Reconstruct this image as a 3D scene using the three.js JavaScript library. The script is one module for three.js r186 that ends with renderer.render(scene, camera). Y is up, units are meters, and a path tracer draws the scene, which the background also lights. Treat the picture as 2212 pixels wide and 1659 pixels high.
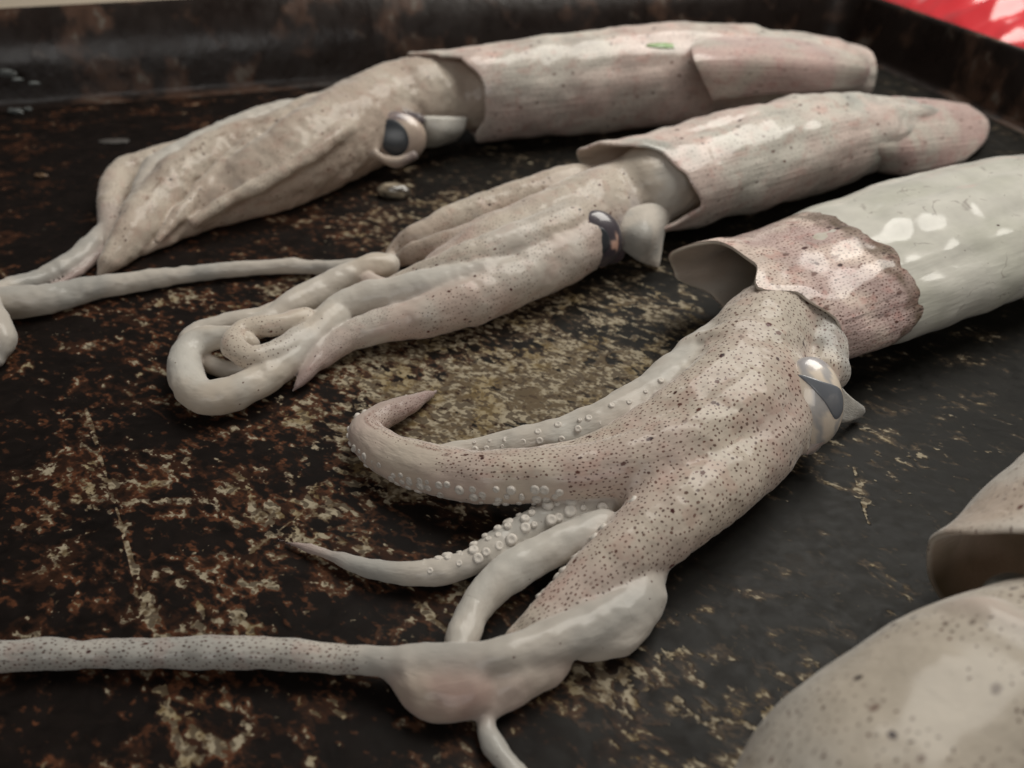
import * as THREE from 'three';
import { mergeGeometries } from 'three/addons/utils/BufferGeometryUtils.js';
import { RectAreaLightUniformsLib } from 'three/addons/lights/RectAreaLightUniformsLib.js';

// Shapes below are written in millimetres on the tray (x right, y up, z towards the viewer) and turned into metres when built.
const MM = 0.001;
const Q = 1;                                                          // fineness of the meshes and of the tray's texture
const scene = new THREE.Scene();
scene.background = new THREE.Color().setRGB(0.115, 0.112, 0.108);       // dim even light of the room round the tray

const camera = new THREE.PerspectiveCamera(2 * Math.atan(829.5 / 1700) * 180 / Math.PI, 4 / 3, 0.005, 20);
camera.position.set(0, 0.1, 0);
camera.rotation.set(-37.5 * Math.PI / 180, 0, 0);
camera.focus = 0.138;
camera.userData.fStop = 17;
scene.add(camera);

const renderer = new THREE.WebGLRenderer();
renderer.toneMapping = THREE.LinearToneMapping;
renderer.toneMappingExposure = 0.83;
renderer.shadowMap.enabled = true;

RectAreaLightUniformsLib.init();
const WINDOW = { at: [-0.12, 0.62, 0.85], w: 0.7, h: 0.5, aim: [0.05, 0, -0.25], power: 2.1, color: [1.0, 0.98, 0.95] };
const LAMP = { at: [0.23, 0.52, -0.38], w: 0.5, h: 0.4, aim: [0.06, 0, -0.22], power: 7.4, color: [1.0, 0.96, 0.88] };

// ---------------------------------------------------------------- helpers
const { clamp, lerp, smoothstep } = THREE.MathUtils;
const V3 = (...a) => new THREE.Vector3(...a);
function rng(seed) { let t = seed >>> 0; return () => { t = (t + 0x6d2b79f5) | 0; let r = Math.imul(t ^ (t >>> 15), 1 | t); r = (r + Math.imul(r ^ (r >>> 7), 61 | r)) ^ r; return ((r ^ (r >>> 14)) >>> 0) / 4294967296; }; }
const hash = (x, y, z) => { let h = Math.imul(x, 374761393) ^ Math.imul(y, 668265263) ^ Math.imul(z, 2147483647 ^ 0x5bd1e995); h = Math.imul(h ^ (h >>> 13), 1274126177); return ((h ^ (h >>> 16)) >>> 0) / 4294967296; };
const fade = (t) => t * t * (3 - 2 * t);
const N2 = new Float32Array(65536).map((_, i) => hash(i, 17, 3) * 2 - 1), N3 = new Float32Array(262144).map((_, i) => hash(i, 5, 29) * 2 - 1);
function noise3(x, y, z) {                                             // value noise, -1..1
  const X = Math.floor(x), Y = Math.floor(y), Z = Math.floor(z), u = fade(x - X), v = fade(y - Y), w = fade(z - Z);
  const x0 = X & 63, x1 = (X + 1) & 63, y0 = (Y & 63) << 6, y1 = ((Y + 1) & 63) << 6, z0 = (Z & 63) << 12, z1 = ((Z + 1) & 63) << 12;
  const a = N3[x0 | y0 | z0], b = N3[x0 | y1 | z0], c = N3[x0 | y0 | z1], d = N3[x0 | y1 | z1];
  const e = a + (N3[x1 | y0 | z0] - a) * u, f = b + (N3[x1 | y1 | z0] - b) * u, g = c + (N3[x1 | y0 | z1] - c) * u, h = d + (N3[x1 | y1 | z1] - d) * u;
  const p = e + (f - e) * v, q = g + (h - g) * v; return p + (q - p) * w;
}
function noise2(x, y, s = 0) {
  x += s * 37.31; y += s * 17.77;
  const X = Math.floor(x), Y = Math.floor(y), u = fade(x - X), v = fade(y - Y), x0 = X & 255, x1 = (X + 1) & 255, y0 = (Y & 255) << 8, y1 = ((Y + 1) & 255) << 8;
  const a = N2[x0 | y0], b = N2[x0 | y1], e = a + (N2[x1 | y0] - a) * u, f = b + (N2[x1 | y1] - b) * u; return e + (f - e) * v;
}
function fbm2(x, y, o, s = 0) { let t = 0, a = 0.5; for (let i = 0; i < o; i++) { t += a * noise2(x, y, s + i); const p = x * 1.62 + y * 1.21 + 7.3; y = y * 1.62 - x * 1.21 + 3.1; x = p; a *= 0.5; } return t; }
const fbm3 = (x, y, z, o) => { let t = 0, a = 0.5; for (let i = 0; i < o; i++) { t += a * noise3(x, y, z); x = x * 2.03 + 5.2; y = y * 2.03 + 1.3; z = z * 2.03 + 8.7; a *= 0.5; } return t; };
const mix3 = (a, b, t) => [lerp(a[0], b[0], t), lerp(a[1], b[1], t), lerp(a[2], b[2], t)];

const taken = {};
function numbered(n) { taken[n] = (taken[n] ?? -1) + 1; return taken[n] ? n + '_' + String(taken[n]).padStart(3, '0') : n; }
function thing(name, label, category, at, group) {
  const o = new THREE.Group(); o.name = numbered(name); o.position.set(at[0] * MM, at[1] * MM, at[2] * MM); o.userData = { label, category };
  if (group) o.userData.group = group;
  scene.add(o); return o;
}
function part(name, geometry, material, parent, label) {
  const m = new THREE.Mesh(geometry, material); m.name = name; m.castShadow = m.receiveShadow = true;
  if (label) m.userData.label = label;
  const p = parent.userData.base ?? [0, 0, 0]; void p;
  parent.add(m); return m;
}
// geometry in tray millimetres -> metres relative to the thing's base
function local(g, base) { g.translate(-base[0], -base[1], -base[2]); g.scale(MM, MM, MM); return g; }

// a smooth curve through [x, y, z, r] points, sampled about every STEP mm
function curve(pts, step = 1) {
  const P = pts.map((p) => V3(p[0], p[1], p[2])), out = [];
  if (P.length === 1) return [{ p: P[0], r: pts[0][3], s: 0, t: V3(1, 0, 0), u: V3(0, 1, 0), b: V3(0, 0, 1) }];
  const c = new THREE.CatmullRomCurve3(P, false, 'centripetal');
  const n = P.length - 1; let s = 0, last = null;
  for (let i = 0; i < n; i++) {
    const k = Math.max(3, Math.ceil(P[i].distanceTo(P[i + 1]) / step));
    for (let j = 0; j < k + (i === n - 1 ? 1 : 0); j++) {
      const f = j / k, p = c.getPoint((i + f) / n), r = lerp(pts[i][3], pts[i + 1][3], fade(f) * 0.6 + f * 0.4);
      if (last) s += p.distanceTo(last);
      last = p; out.push({ p, r, s });
    }
  }
  const up = V3(0, 1, 0);
  out.forEach((q, i) => {
    q.t = out[Math.min(i + 1, out.length - 1)].p.clone().sub(out[Math.max(i - 1, 0)].p).normalize();
    q.b = q.t.clone().cross(up); if (q.b.lengthSq() < 0.02) q.b.set(1, 0, 0); q.b.normalize(); q.u = q.b.clone().cross(q.t).normalize();
  });
  return out;
}

// ---------------------------------------------------------------- one continuous soft body out of tapered, curving limbs
// chains: { pts, k (softness of the joint), flat, tex (0 or 1: material slot), tint }
function softBody({ chains, cell, base, amp = 0.37, freq = 5.5, color, pick, floor = 0.12 }) {
  const lo = V3(1e9, 1e9, 1e9), hi = V3(-1e9, -1e9, -1e9), pad = 3;
  for (const c of chains) {
    c.q = curve(c.pts, Math.max(0.7, cell * 1.5)); c.rm = Math.max(...c.q.map((q) => q.r)) * 0.85; c.flat ??= 1; c.k ??= 0.8;
    for (const q of c.q) { lo.min(q.p.clone().subScalar(q.r + pad)); hi.max(q.p.clone().addScalar(q.r + pad)); }
  }
  lo.y = Math.max(lo.y, -1.2);
  const nx = Math.ceil((hi.x - lo.x) / cell) + 1, ny = Math.ceil((hi.y - lo.y) / cell) + 1, nz = Math.ceil((hi.z - lo.z) / cell) + 1;
  const D = new Float32Array(nx * ny * nz).fill(6), B = new Float32Array(nx * ny * nz).fill(9), I = new Uint8Array(nx * ny * nz);
  chains.forEach((c, id) => {
    const m = c.k + cell * 2.5 + 0.6, a = V3(1e9, 1e9, 1e9), b = V3(-1e9, -1e9, -1e9); c.lo = a; c.hi = b;
    for (const q of c.q) { a.min(q.p.clone().subScalar(q.r + m)); b.max(q.p.clone().addScalar(q.r + m)); }
    const x0 = Math.max(0, Math.floor((a.x - lo.x) / cell)), x1 = Math.min(nx - 1, Math.ceil((b.x - lo.x) / cell)), y0 = Math.max(0, Math.floor((a.y - lo.y) / cell)), y1 = Math.min(ny - 1, Math.ceil((b.y - lo.y) / cell)), z0 = Math.max(0, Math.floor((a.z - lo.z) / cell)), z1 = Math.min(nz - 1, Math.ceil((b.z - lo.z) / cell));
    const sx = x1 - x0 + 1, sy = y1 - y0 + 1, sz = z1 - z0 + 1; if (sx < 1 || sy < 1 || sz < 1) return;
    const T = new Float32Array(sx * sy * sz).fill(6), n = Math.max(1, c.q.length - 1);
    for (let i = 0; i < n; i++) {
      const A = c.q[i], E = c.q[Math.min(i + 1, c.q.length - 1)], ex = E.p.x - A.p.x, ey = E.p.y - A.p.y, ez = E.p.z - A.p.z, el = ex * ex + ey * ey + ez * ez || 1, R = Math.max(A.r, E.r) + m;
      const bx0 = Math.max(x0, Math.floor((Math.min(A.p.x, E.p.x) - R - lo.x) / cell)), bx1 = Math.min(x1, Math.ceil((Math.max(A.p.x, E.p.x) + R - lo.x) / cell));
      const by0 = Math.max(y0, Math.floor((Math.min(A.p.y, E.p.y) - R - lo.y) / cell)), by1 = Math.min(y1, Math.ceil((Math.max(A.p.y, E.p.y) + R - lo.y) / cell));
      const bz0 = Math.max(z0, Math.floor((Math.min(A.p.z, E.p.z) - R - lo.z) / cell)), bz1 = Math.min(z1, Math.ceil((Math.max(A.p.z, E.p.z) + R - lo.z) / cell));
      const fl = 1 / c.flat;
      for (let z = bz0; z <= bz1; z++) for (let y = by0; y <= by1; y++) {
        let o = ((z - z0) * sy + (y - y0)) * sx - x0 + bx0;
        const pz = lo.z + z * cell - A.p.z, py = lo.y + y * cell - A.p.y;
        for (let x = bx0; x <= bx1; x++, o++) {
          const px = lo.x + x * cell - A.p.x; let h = (px * ex + py * ey + pz * ez) / el; h = h < 0 ? 0 : h > 1 ? 1 : h;
          const dx = px - ex * h, dy = (py - ey * h) * fl, dz = pz - ez * h, r = A.r + (E.r - A.r) * h;
          const d = (Math.sqrt(dx * dx + dy * dy + dz * dz) - r) * (c.flat < 1 ? 0.5 + 0.5 * c.flat : 1);
          if (d < T[o]) T[o] = d;
        }
      }
    }
    const k = c.k;
    for (let z = z0; z <= z1; z++) for (let y = y0; y <= y1; y++) for (let x = x0; x <= x1; x++) {
      const t = T[((z - z0) * sy + (y - y0)) * sx + x - x0]; if (t > 5.9) continue;
      const g = (z * ny + y) * nx + x, d = D[g], h = Math.max(k - Math.abs(d - t), 0) / k;
      D[g] = Math.min(d, t) - h * h * k * 0.25;
      if (t < B[g]) { B[g] = t; I[g] = id; }
    }
  });
  for (let z = 0, g = 0; z < nz; z++) for (let y = 0; y < ny; y++) for (let x = 0; x < nx; x++, g++) {
    if (Math.abs(D[g]) < 2.2 && amp) {
      const X = (lo.x + x * cell) / freq, Y = (lo.y + y * cell) / freq, Z = (lo.z + z * cell) / freq;
      D[g] += amp * (noise3(X, Y, Z) + 0.5 * noise3(X * 2.7 + 9, Y * 2.7, Z * 2.7) + 0.2 * noise3(X * 6.1, Y * 6.1 + 4, Z * 6.1));
    }
    const f = floor - (lo.y + y * cell), h = Math.max(0.8 - Math.abs(D[g] - f), 0) / 0.8;   // rests flat on the tray
    D[g] = Math.max(D[g], f) + h * h * 0.2;
  }
  // surface nets
  const at = new Int32Array(nx * ny * nz).fill(-1), pos = [], nor = [], own = [];
  const S = [0, 1, nx, nx + 1, nx * ny, nx * ny + 1, nx * ny + nx, nx * ny + nx + 1], EDGE = [[0, 1], [2, 3], [4, 5], [6, 7], [0, 2], [1, 3], [4, 6], [5, 7], [0, 4], [1, 5], [2, 6], [3, 7]];
  const sample = (x, y, z) => { x = clamp(x, 0, nx - 1.001); y = clamp(y, 0, ny - 1.001); z = clamp(z, 0, nz - 1.001); const X = x | 0, Y = y | 0, Z = z | 0, u = x - X, v = y - Y, w = z - Z, g = (Z * ny + Y) * nx + X, e = nx, f = nx * ny; return lerp(lerp(lerp(D[g], D[g + 1], u), lerp(D[g + e], D[g + e + 1], u), v), lerp(lerp(D[g + f], D[g + f + 1], u), lerp(D[g + f + e], D[g + f + e + 1], u), v), w); };
  for (let z = 0; z < nz - 1; z++) for (let y = 0; y < ny - 1; y++) for (let x = 0; x < nx - 1; x++) {
    const g = (z * ny + y) * nx + x; let s = 0; for (let i = 0; i < 8; i++) if (D[g + S[i]] < 0) s |= 1 << i;
    if (s === 0 || s === 255) continue;
    let n = 0, X = 0, Y = 0, Z = 0;
    for (const [a, b] of EDGE) { if (((s >> a) & 1) === ((s >> b) & 1)) continue; const da = D[g + S[a]], t = da / (da - D[g + S[b]]); X += (a & 1) + t * ((b & 1) - (a & 1)); Y += ((a >> 1) & 1) + t * (((b >> 1) & 1) - ((a >> 1) & 1)); Z += ((a >> 2) & 1) + t * (((b >> 2) & 1) - ((a >> 2) & 1)); n++; }
    X = x + X / n; Y = y + Y / n; Z = z + Z / n;
    at[g] = pos.length / 3; pos.push(lo.x + X * cell, lo.y + Y * cell, lo.z + Z * cell); own.push(I[g]);
    const e = 0.9, gx = sample(X + e, Y, Z) - sample(X - e, Y, Z), gy = sample(X, Y + e, Z) - sample(X, Y - e, Z), gz = sample(X, Y, Z + e) - sample(X, Y, Z - e), l = Math.hypot(gx, gy, gz) || 1;
    nor.push(gx / l, gy / l, gz / l);
  }
  const tris = [], quad = (a, b, c, d, flip) => { if (a < 0 || b < 0 || c < 0 || d < 0) return; flip ? tris.push(a, c, b, a, d, c) : tris.push(a, b, c, a, c, d); };
  for (let z = 1; z < nz - 1; z++) for (let y = 1; y < ny - 1; y++) for (let x = 1; x < nx - 1; x++) {
    const g = (z * ny + y) * nx + x, i = D[g] < 0;
    if (i !== D[g + 1] < 0) quad(at[g - nx - nx * ny], at[g - nx * ny], at[g], at[g - nx], !i);
    if (i !== D[g + nx] < 0) quad(at[g - 1 - nx * ny], at[g - 1], at[g], at[g - nx * ny], !i);
    if (i !== D[g + nx * ny] < 0) quad(at[g - 1 - nx], at[g - nx], at[g], at[g - 1], !i);
  }
  // texture coordinates run along each limb and round it; every triangle takes those of one limb
  const nv = pos.length / 3, P = [], N = [], UV = [], C = [], index = [[], []], seen = new Map();
  const place = (v, id) => {                                            // along, angle of vertex v on limb id
    const c = chains[id], x = pos[v * 3], y = pos[v * 3 + 1], z = pos[v * 3 + 2]; let best = 1e9, q = c.q[0];
    for (const k of c.q) { const d = (k.p.x - x) ** 2 + (k.p.y - y) ** 2 + (k.p.z - z) ** 2; if (d < best) { best = d; q = k; } }
    const d = V3(x - q.p.x, y - q.p.y, z - q.p.z), s = q.s + d.dot(q.t);
    return { s, a: Math.atan2(d.dot(q.b), d.dot(q.u)), q, v, id };
  };
  const near = (x, y, z, c) => { let best = 1e9; for (let i = 0; i < c.q.length; i += 2) { const k = c.q[i], d = Math.hypot(k.p.x - x, k.p.y - y, k.p.z - z) - k.r; if (d < best) best = d; } return best; };
  const tint = new Array(nv), tintOf = (v) => {                          // where limbs touch, their colours run into one another over a millimetre or two
    if (tint[v]) return tint[v];
    const x = pos[v * 3], y = pos[v * 3 + 1], z = pos[v * 3 + 2], p = V3(x, y, z), ds = chains.map((c) => (x < c.lo.x || x > c.hi.x || y < c.lo.y || y > c.hi.y || z < c.lo.z || z > c.hi.z ? 99 : near(x, y, z, c))), lo2 = Math.min(...ds), out = [0, 0, 0]; let sum = 0;
    chains.forEach((c, id) => { const w = Math.exp(-(ds[id] - lo2) / 0.7); if (w < 0.03) return; const k = color(p, c, where(v, id)); sum += w; for (let i = 0; i < 3; i++) out[i] += w * k[i]; });
    if (sum < 0.5) return (tint[v] = color(p, chains[own[v]], where(v, own[v])));
    return (tint[v] = out.map((q) => q / sum));
  };
  const memo = new Map(), where = (v, id) => { const k = v * 64 + id; if (!memo.has(k)) memo.set(k, place(v, id)); return memo.get(k); };
  for (let t = 0; t < tris.length; t += 3) {
    const o = own[tris[t]], id = o === own[tris[t + 1]] || o === own[tris[t + 2]] ? o : own[tris[t + 1]], w = [0, 1, 2].map((k) => where(tris[t + k], id));
    const as = w.map((k) => k.a), wrap = Math.max(...as) - Math.min(...as) > Math.PI;
    const slot = pick ? pick(chains[id], w[0], id) : chains[id].tex ?? 0;
    for (const k of w) {
      const turn = wrap && k.a < 0 ? 1 : 0, key = (k.v * 64 + id) * 2 + turn;
      let n = seen.get(key);
      if (n === undefined) {
        n = P.length / 3; seen.set(key, n); const v = k.v;
        P.push(pos[v * 3], pos[v * 3 + 1], pos[v * 3 + 2]); N.push(nor[v * 3], nor[v * 3 + 1], nor[v * 3 + 2]);
        UV.push((k.s + id * 13.7) / 40, ((k.a + turn * 2 * Math.PI) * chains[id].rm + id * 7.9) / 40);
        C.push(...tintOf(v));
      }
      index[slot].push(n);
    }
  }
  const g = new THREE.BufferGeometry();
  g.setAttribute('position', new THREE.Float32BufferAttribute(P, 3)); g.setAttribute('normal', new THREE.Float32BufferAttribute(N, 3));
  g.setAttribute('uv', new THREE.Float32BufferAttribute(UV, 2)); g.setAttribute('color', new THREE.Float32BufferAttribute(C, 3));
  const all = new Uint32Array(index[0].length + index[1].length); all.set(index[0]); all.set(index[1], index[0].length);
  g.setIndex(new THREE.BufferAttribute(all, 1));
  if (index[0].length) g.addGroup(0, index[0].length, 0);
  if (index[1].length) g.addGroup(index[0].length, index[1].length, 1);
  return local(g, base);
}

// ---------------------------------------------------------------- an open, hollow mantle: a sleeve with a rolled lip and a closed tip
const table = (rows, a) => {                                            // smooth periodic interpolation of [degrees, value]
  a = ((a % 360) + 360) % 360; const n = rows.length;
  for (let i = 0; i < n; i++) { const p = rows[i], q = rows[(i + 1) % n], w = ((q[0] - p[0]) + 360) % 360, d = ((a - p[0]) + 360) % 360; if (d <= w) return lerp(p[1], q[1], fade(d / w)); }
  return rows[0][1];
};
// axis: [x, y, z, half width, up, down] from the opening to the tip; angle 0 is the top, +90 the side of the viewer
function sleeve({ axis, rim, flare, thick = 2.2, deep = 34, from = 0, to = 1, raise = 0, edge, rows = 90, cols = 120, base, amp = 0.5, freq = 9, color, closed = true, uvs = 40, power = 2, dents = [] }) {
  const P = axis.map((a) => V3(a[0], a[1], a[2])), c = new THREE.CatmullRomCurve3(P, false, 'centripetal'), n = P.length - 1, L = c.getLength();
  const along = (s) => {
    const t = clamp(s / L, 0, 1), p = c.getPointAt(t), d = c.getTangentAt(t); if (s < 0) p.addScaledVector(d, s); if (s > L) p.addScaledVector(d, s - L);
    const f = c.getUtoTmapping(t) * n, i = Math.min(n - 1, Math.floor(f)), w = f - i, v = [3, 4, 5].map((k) => { const g = (j) => axis[clamp(j, 0, n)][k], m0 = (g(i + 1) - g(i - 1)) / 2, m1 = (g(i + 2) - g(i)) / 2; return Math.max(0.02, (2 * w ** 3 - 3 * w * w + 1) * g(i) + (w ** 3 - 2 * w * w + w) * m0 + (3 * w * w - 2 * w ** 3) * g(i + 1) + (w ** 3 - w * w) * m1); });
    const side = d.clone().cross(V3(0, 1, 0)).normalize(), up = side.clone().cross(d).normalize();
    return { p, side, up, v };
  };
  const sgn = (x) => Math.sign(x) * Math.abs(x) ** (2 / power);
  const point = (s, deg, inset, lift = 0) => {
    const { p, side, up, v } = along(s), a = deg * Math.PI / 180, near = 1 - smoothstep(s - table(rim, deg), 0, 11), f = 1 + (flare ? table(flare, deg) * near : 0);
    const cx = sgn(Math.sin(a)), cy = sgn(Math.cos(a));
    let g = amp * (fbm3(p.x / freq + cx * 1.3, p.y / freq + cy * 1.6, p.z / freq + cx * 0.7, 3)) * Math.min(1, v[0] / 6);
    for (const e of dents) { let da = Math.abs(((deg - e[1] + 540) % 360) - 180); g += e[4] * Math.exp(-(((s - e[0]) / e[2]) ** 2) - (da / e[3]) ** 2); }
    const q = p.clone().addScaledVector(side, cx * Math.max(0.01, v[0] * f - inset + g + lift)).addScaledVector(up, cy * Math.max(0.01, (cy > 0 ? v[1] : v[2]) * f - inset + g + lift));
    q.y = Math.max(q.y, 0.15 + inset * 0.6); return q;
  };
  const pos = [], uv = [], col = [], idx = [], ring = [];
  const rowsOf = [];
  const s0 = (deg) => lerp(table(rim, deg), L, from) , s1 = (deg) => (edge ? edge(deg, L) : lerp(table(rim, deg), L, to));
  if (closed) for (let i = 0; i <= 22; i++) rowsOf.push({ in: 1, f: 1 - i / 22 });           // inside, from deep to lip
  if (closed) for (const k of [0.75, 0.5, 0.25]) rowsOf.push({ lip: k });
  for (let i = 0; i <= rows; i++) rowsOf.push({ f: (i / rows) ** 1.0 });
  rowsOf.forEach((r, i) => {
    for (let j = 0; j <= cols; j++) {
      const deg = 180 + 360 * j / cols, a = s0(deg), b = s1(deg); let q, s;
      if (r.in) { s = a + thick * 0.35 + r.f * deep; q = point(s, deg, thick * Math.min(1, 0.62 + r.f * 3)); }
      else if (r.lip) { s = a + thick * 0.35 * (2 * Math.abs(r.lip - 0.5)) ** 2 - thick * 0.1 * (1 - (2 * Math.abs(r.lip - 0.5))); q = point(s, deg, thick * 0.62 * r.lip); }
      else { s = lerp(a + (closed ? thick * 0.35 : 0), b, r.f); const e = closed ? 0 : Math.min(r.f, 1 - r.f) * 12; q = point(s, deg, 0, closed ? 0 : raise * Math.min(1, e) - 0.06); }
      pos.push(q.x, q.y, q.z); uv.push(s / uvs, ((deg - 360) * Math.PI / 180) * axis[1][3] / uvs); col.push(...color(q, { s, deg: ((deg + 180) % 360) - 180, inside: !!r.in, L, f: r.f }));
    }
    ring.push(i);
  });
  const M = cols + 1; let inner = 0;
  for (let i = 0; i < rowsOf.length - 1; i++) { for (let j = 0; j < cols; j++) { const a = i * M + j, b = a + 1, d = a + M, e = d + 1; idx.push(a, b, d, b, e, d); } if (rowsOf[i].in) inner = idx.length; }
  const g = new THREE.BufferGeometry();
  g.setAttribute('position', new THREE.Float32BufferAttribute(pos, 3)); g.setAttribute('uv', new THREE.Float32BufferAttribute(uv, 2)); g.setAttribute('color', new THREE.Float32BufferAttribute(col, 3)); g.setIndex(idx); if (inner) { g.addGroup(0, inner, 1); g.addGroup(inner, idx.length - inner, 0); }
  g.computeVertexNormals();
  const N = g.attributes.normal, t = V3(), w = V3();
  for (let i = 0; i < rowsOf.length; i++) { t.fromBufferAttribute(N, i * M); w.fromBufferAttribute(N, i * M + cols); t.add(w).normalize(); N.setXYZ(i * M, t.x, t.y, t.z); N.setXYZ(i * M + cols, t.x, t.y, t.z); }
  const out = local(g, base); out.userData.point = point; return out;
}

// a thick soft sheet over a grid of control points (rows x columns of [x, y, z]), used for fins, flaps and folds
function sheet(rowsOfPts, thick, base, color, amp = 0.3) {
  const cs = rowsOfPts.map((r) => new THREE.CatmullRomCurve3(r.map((p) => V3(...p)))), nu = 40, nv = 24, pos = [], uv = [], col = [], idx = [];
  const grid = [];
  for (let i = 0; i <= nv; i++) { const line = []; for (let j = 0; j <= nu; j++) { const c = new THREE.CatmullRomCurve3(cs.map((k) => k.getPoint(j / nu))); const p = c.getPoint(i / nv); p.y += amp * fbm3(p.x / 5, p.y / 5, p.z / 5, 2); line.push(p); } grid.push(line); }
  const put = (sgn) => { for (let i = 0; i <= nv; i++) for (let j = 0; j <= nu; j++) {
    const p = grid[i][j], du = grid[i][Math.min(nu, j + 1)].clone().sub(grid[i][Math.max(0, j - 1)]), dv = grid[Math.min(nv, i + 1)][j].clone().sub(grid[Math.max(0, i - 1)][j]), n = du.cross(dv).normalize();
    const e = Math.min(1, Math.min(i, nv - i, j, nu - j) / 3), q = p.clone().addScaledVector(n, sgn * thick * (0.05 + 0.45 * Math.sqrt(1 - (1 - e) ** 2))); q.y = Math.max(q.y, 0.1);
    pos.push(q.x, q.y, q.z); uv.push(j / nu, i / nv); col.push(...color(q, { u: j / nu, v: i / nv }));
  } };
  put(1); put(-1); const M = nu + 1, K = M * (nv + 1);
  for (let i = 0; i < nv; i++) for (let j = 0; j < nu; j++) { const a = i * M + j; idx.push(a, a + 1, a + M, a + 1, a + M + 1, a + M, K + a, K + a + M, K + a + 1, K + a + 1, K + a + M, K + a + M + 1); }
  const rimPts = []; for (let j = 0; j < nu; j++) rimPts.push([j, j + 1]); for (let i = 0; i < nv; i++) rimPts.push([i * M + nu, (i + 1) * M + nu]); for (let j = nu; j > 0; j--) rimPts.push([nv * M + j, nv * M + j - 1]); for (let i = nv; i > 0; i--) rimPts.push([i * M, (i - 1) * M]);
  for (const [a, b] of rimPts) idx.push(a, K + a, b, b, K + a, K + b);
  const g = new THREE.BufferGeometry(); g.setAttribute('position', new THREE.Float32BufferAttribute(pos, 3)); g.setAttribute('uv', new THREE.Float32BufferAttribute(uv, 2)); g.setAttribute('color', new THREE.Float32BufferAttribute(col, 3)); g.setIndex(idx); g.computeVertexNormals();
  return local(g, base);
}
// ---------------------------------------------------------------- computed textures
const enc = (v) => 255 * (v <= 0.0031308 ? 12.92 * v : 1.055 * Math.max(0, v) ** (1 / 2.4) - 0.055);
function texture(w, h, data, srgb, wrap = true) {
  const t = new THREE.DataTexture(data, w, h, THREE.RGBAFormat, THREE.UnsignedByteType);
  t.magFilter = THREE.LinearFilter; t.minFilter = THREE.LinearMipmapLinearFilter; t.generateMipmaps = true; t.wrapS = t.wrapT = wrap ? THREE.RepeatWrapping : THREE.ClampToEdgeWrapping;
  if (srgb) t.colorSpace = THREE.SRGBColorSpace;
  t.needsUpdate = true; return t;
}
const pn = (x, y, p, s) => { const X = Math.floor(x), Y = Math.floor(y), u = fade(x - X), v = fade(y - Y), m = (a) => ((a % p) + p) % p; return lerp(lerp(hash(m(X), m(Y), s), hash(m(X + 1), m(Y), s), u), lerp(hash(m(X), m(Y + 1), s), hash(m(X + 1), m(Y + 1), s), u), v) * 2 - 1; };
const pfbm = (x, y, p, o, s) => { let t = 0, a = 0.5; for (let i = 0; i < o; i++) { t += a * pn(x, y, p, s + i); x *= 2; y *= 2; p *= 2; a *= 0.55; } return t; };

// pigment of squid skin, 40 mm square: dark chromatophore dots of many sizes over faint blotches; multiplies the flesh colour of each place
function skinMap({ dots, size, seed, stretch = 1, big = 0.03, faint = 0.25, blotch = 0.12, veins = 0, red = 0, sparse = -0.75 }) {
  const W = 1024, K = W / 40, px = new Float32Array(W * W * 3).fill(1), R = rng(seed);
  for (let y = 0; y < W; y++) for (let x = 0; x < W; x++) {
    const o = (y * W + x) * 3, n = pfbm(x / W * 8, y / W * 8, 8, 4, seed), q = pfbm(x / W * 14, y / W * 14, 14, 3, seed + 40);
    let m = 1 + blotch * n, v = 0; if (veins) { v = Math.abs(pfbm(x / W * 3 + 0.2 * n, y / W * 5 + 0.2 * q, 15, 3, seed + 70)); v = veins * (1 - smoothstep(v, 0.0, 0.035)) * smoothstep(q, -0.1, 0.25); }
    const r = red * smoothstep(q, 0.05, 0.5);
    px[o] = m * (1 - v * 0.5) * (1 - r * 0.12); px[o + 1] = m * (1 - v * 0.55) * (1 - r * 0.34); px[o + 2] = m * (1 - v * 0.55) * (1 - r * 0.36);
  }
  for (let i = 0; i < dots; i++) {
    const side = Math.ceil(Math.sqrt(dots)), t = R();                       // one dot to each cell of a loose grid, so that they keep their distance
    const cx = (i % side + 0.15 + 0.7 * R() + 0.5 * (Math.floor(i / side) & 1)) / side * W, cy = (Math.floor(i / side) + 0.15 + 0.7 * R()) / side * W, dens = pfbm(cx / W * 6, cy / W * 6, 6, 3, seed + 9);
    if (dens < sparse + R() * 0.3) continue;
    const r = size * K * (t < big ? 1.25 + R() * 0.6 : 0.55 + 0.5 * R() * R()), ang = R() * 0.9 - 0.45, el = stretch * (0.85 + R() * 0.4), ca = Math.cos(ang), sa = Math.sin(ang), k = R() < faint ? 0.35 + R() * 0.3 : 0.84 + R() * 0.14, warm = R(), w = R() * 6.3, lob = 0.05 + R() * 0.14;
    const col = [0.13 + 0.12 * warm, 0.075 + 0.05 * warm, 0.06 + 0.04 * warm], E = Math.ceil(r * 2.4);
    for (let dy = -E; dy <= E; dy++) for (let dx = -E; dx <= E; dx++) {
      const u = (dx * ca + dy * sa) / el, v = -dx * sa + dy * ca, a = Math.atan2(v, u), d = Math.hypot(u, v) / (r * (1 + lob * Math.sin(2 * a + w) + 0.1 * Math.sin(5 * a + w * 2)));
      const f = k * (1 - smoothstep(d, 0.75, 1.12)) + (t < big ? 0.2 * (1 - smoothstep(d, 0.9, 1.7)) : 0); if (f < 0.01) continue;
      const o = (((Math.round(cy + dy) & (W - 1)) * W) + (Math.round(cx + dx) & (W - 1))) * 3;
      for (let c = 0; c < 3; c++) px[o + c] *= 1 - f * (1 - col[c]);
    }
  }
  const d = new Uint8Array(W * W * 4); for (let i = 0; i < W * W; i++) { for (let c = 0; c < 3; c++) d[i * 4 + c] = clamp(enc(px[i * 3 + c] * 0.9), 0, 255); d[i * 4 + 3] = 255; }
  return texture(W, W, d, true);
}
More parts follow.
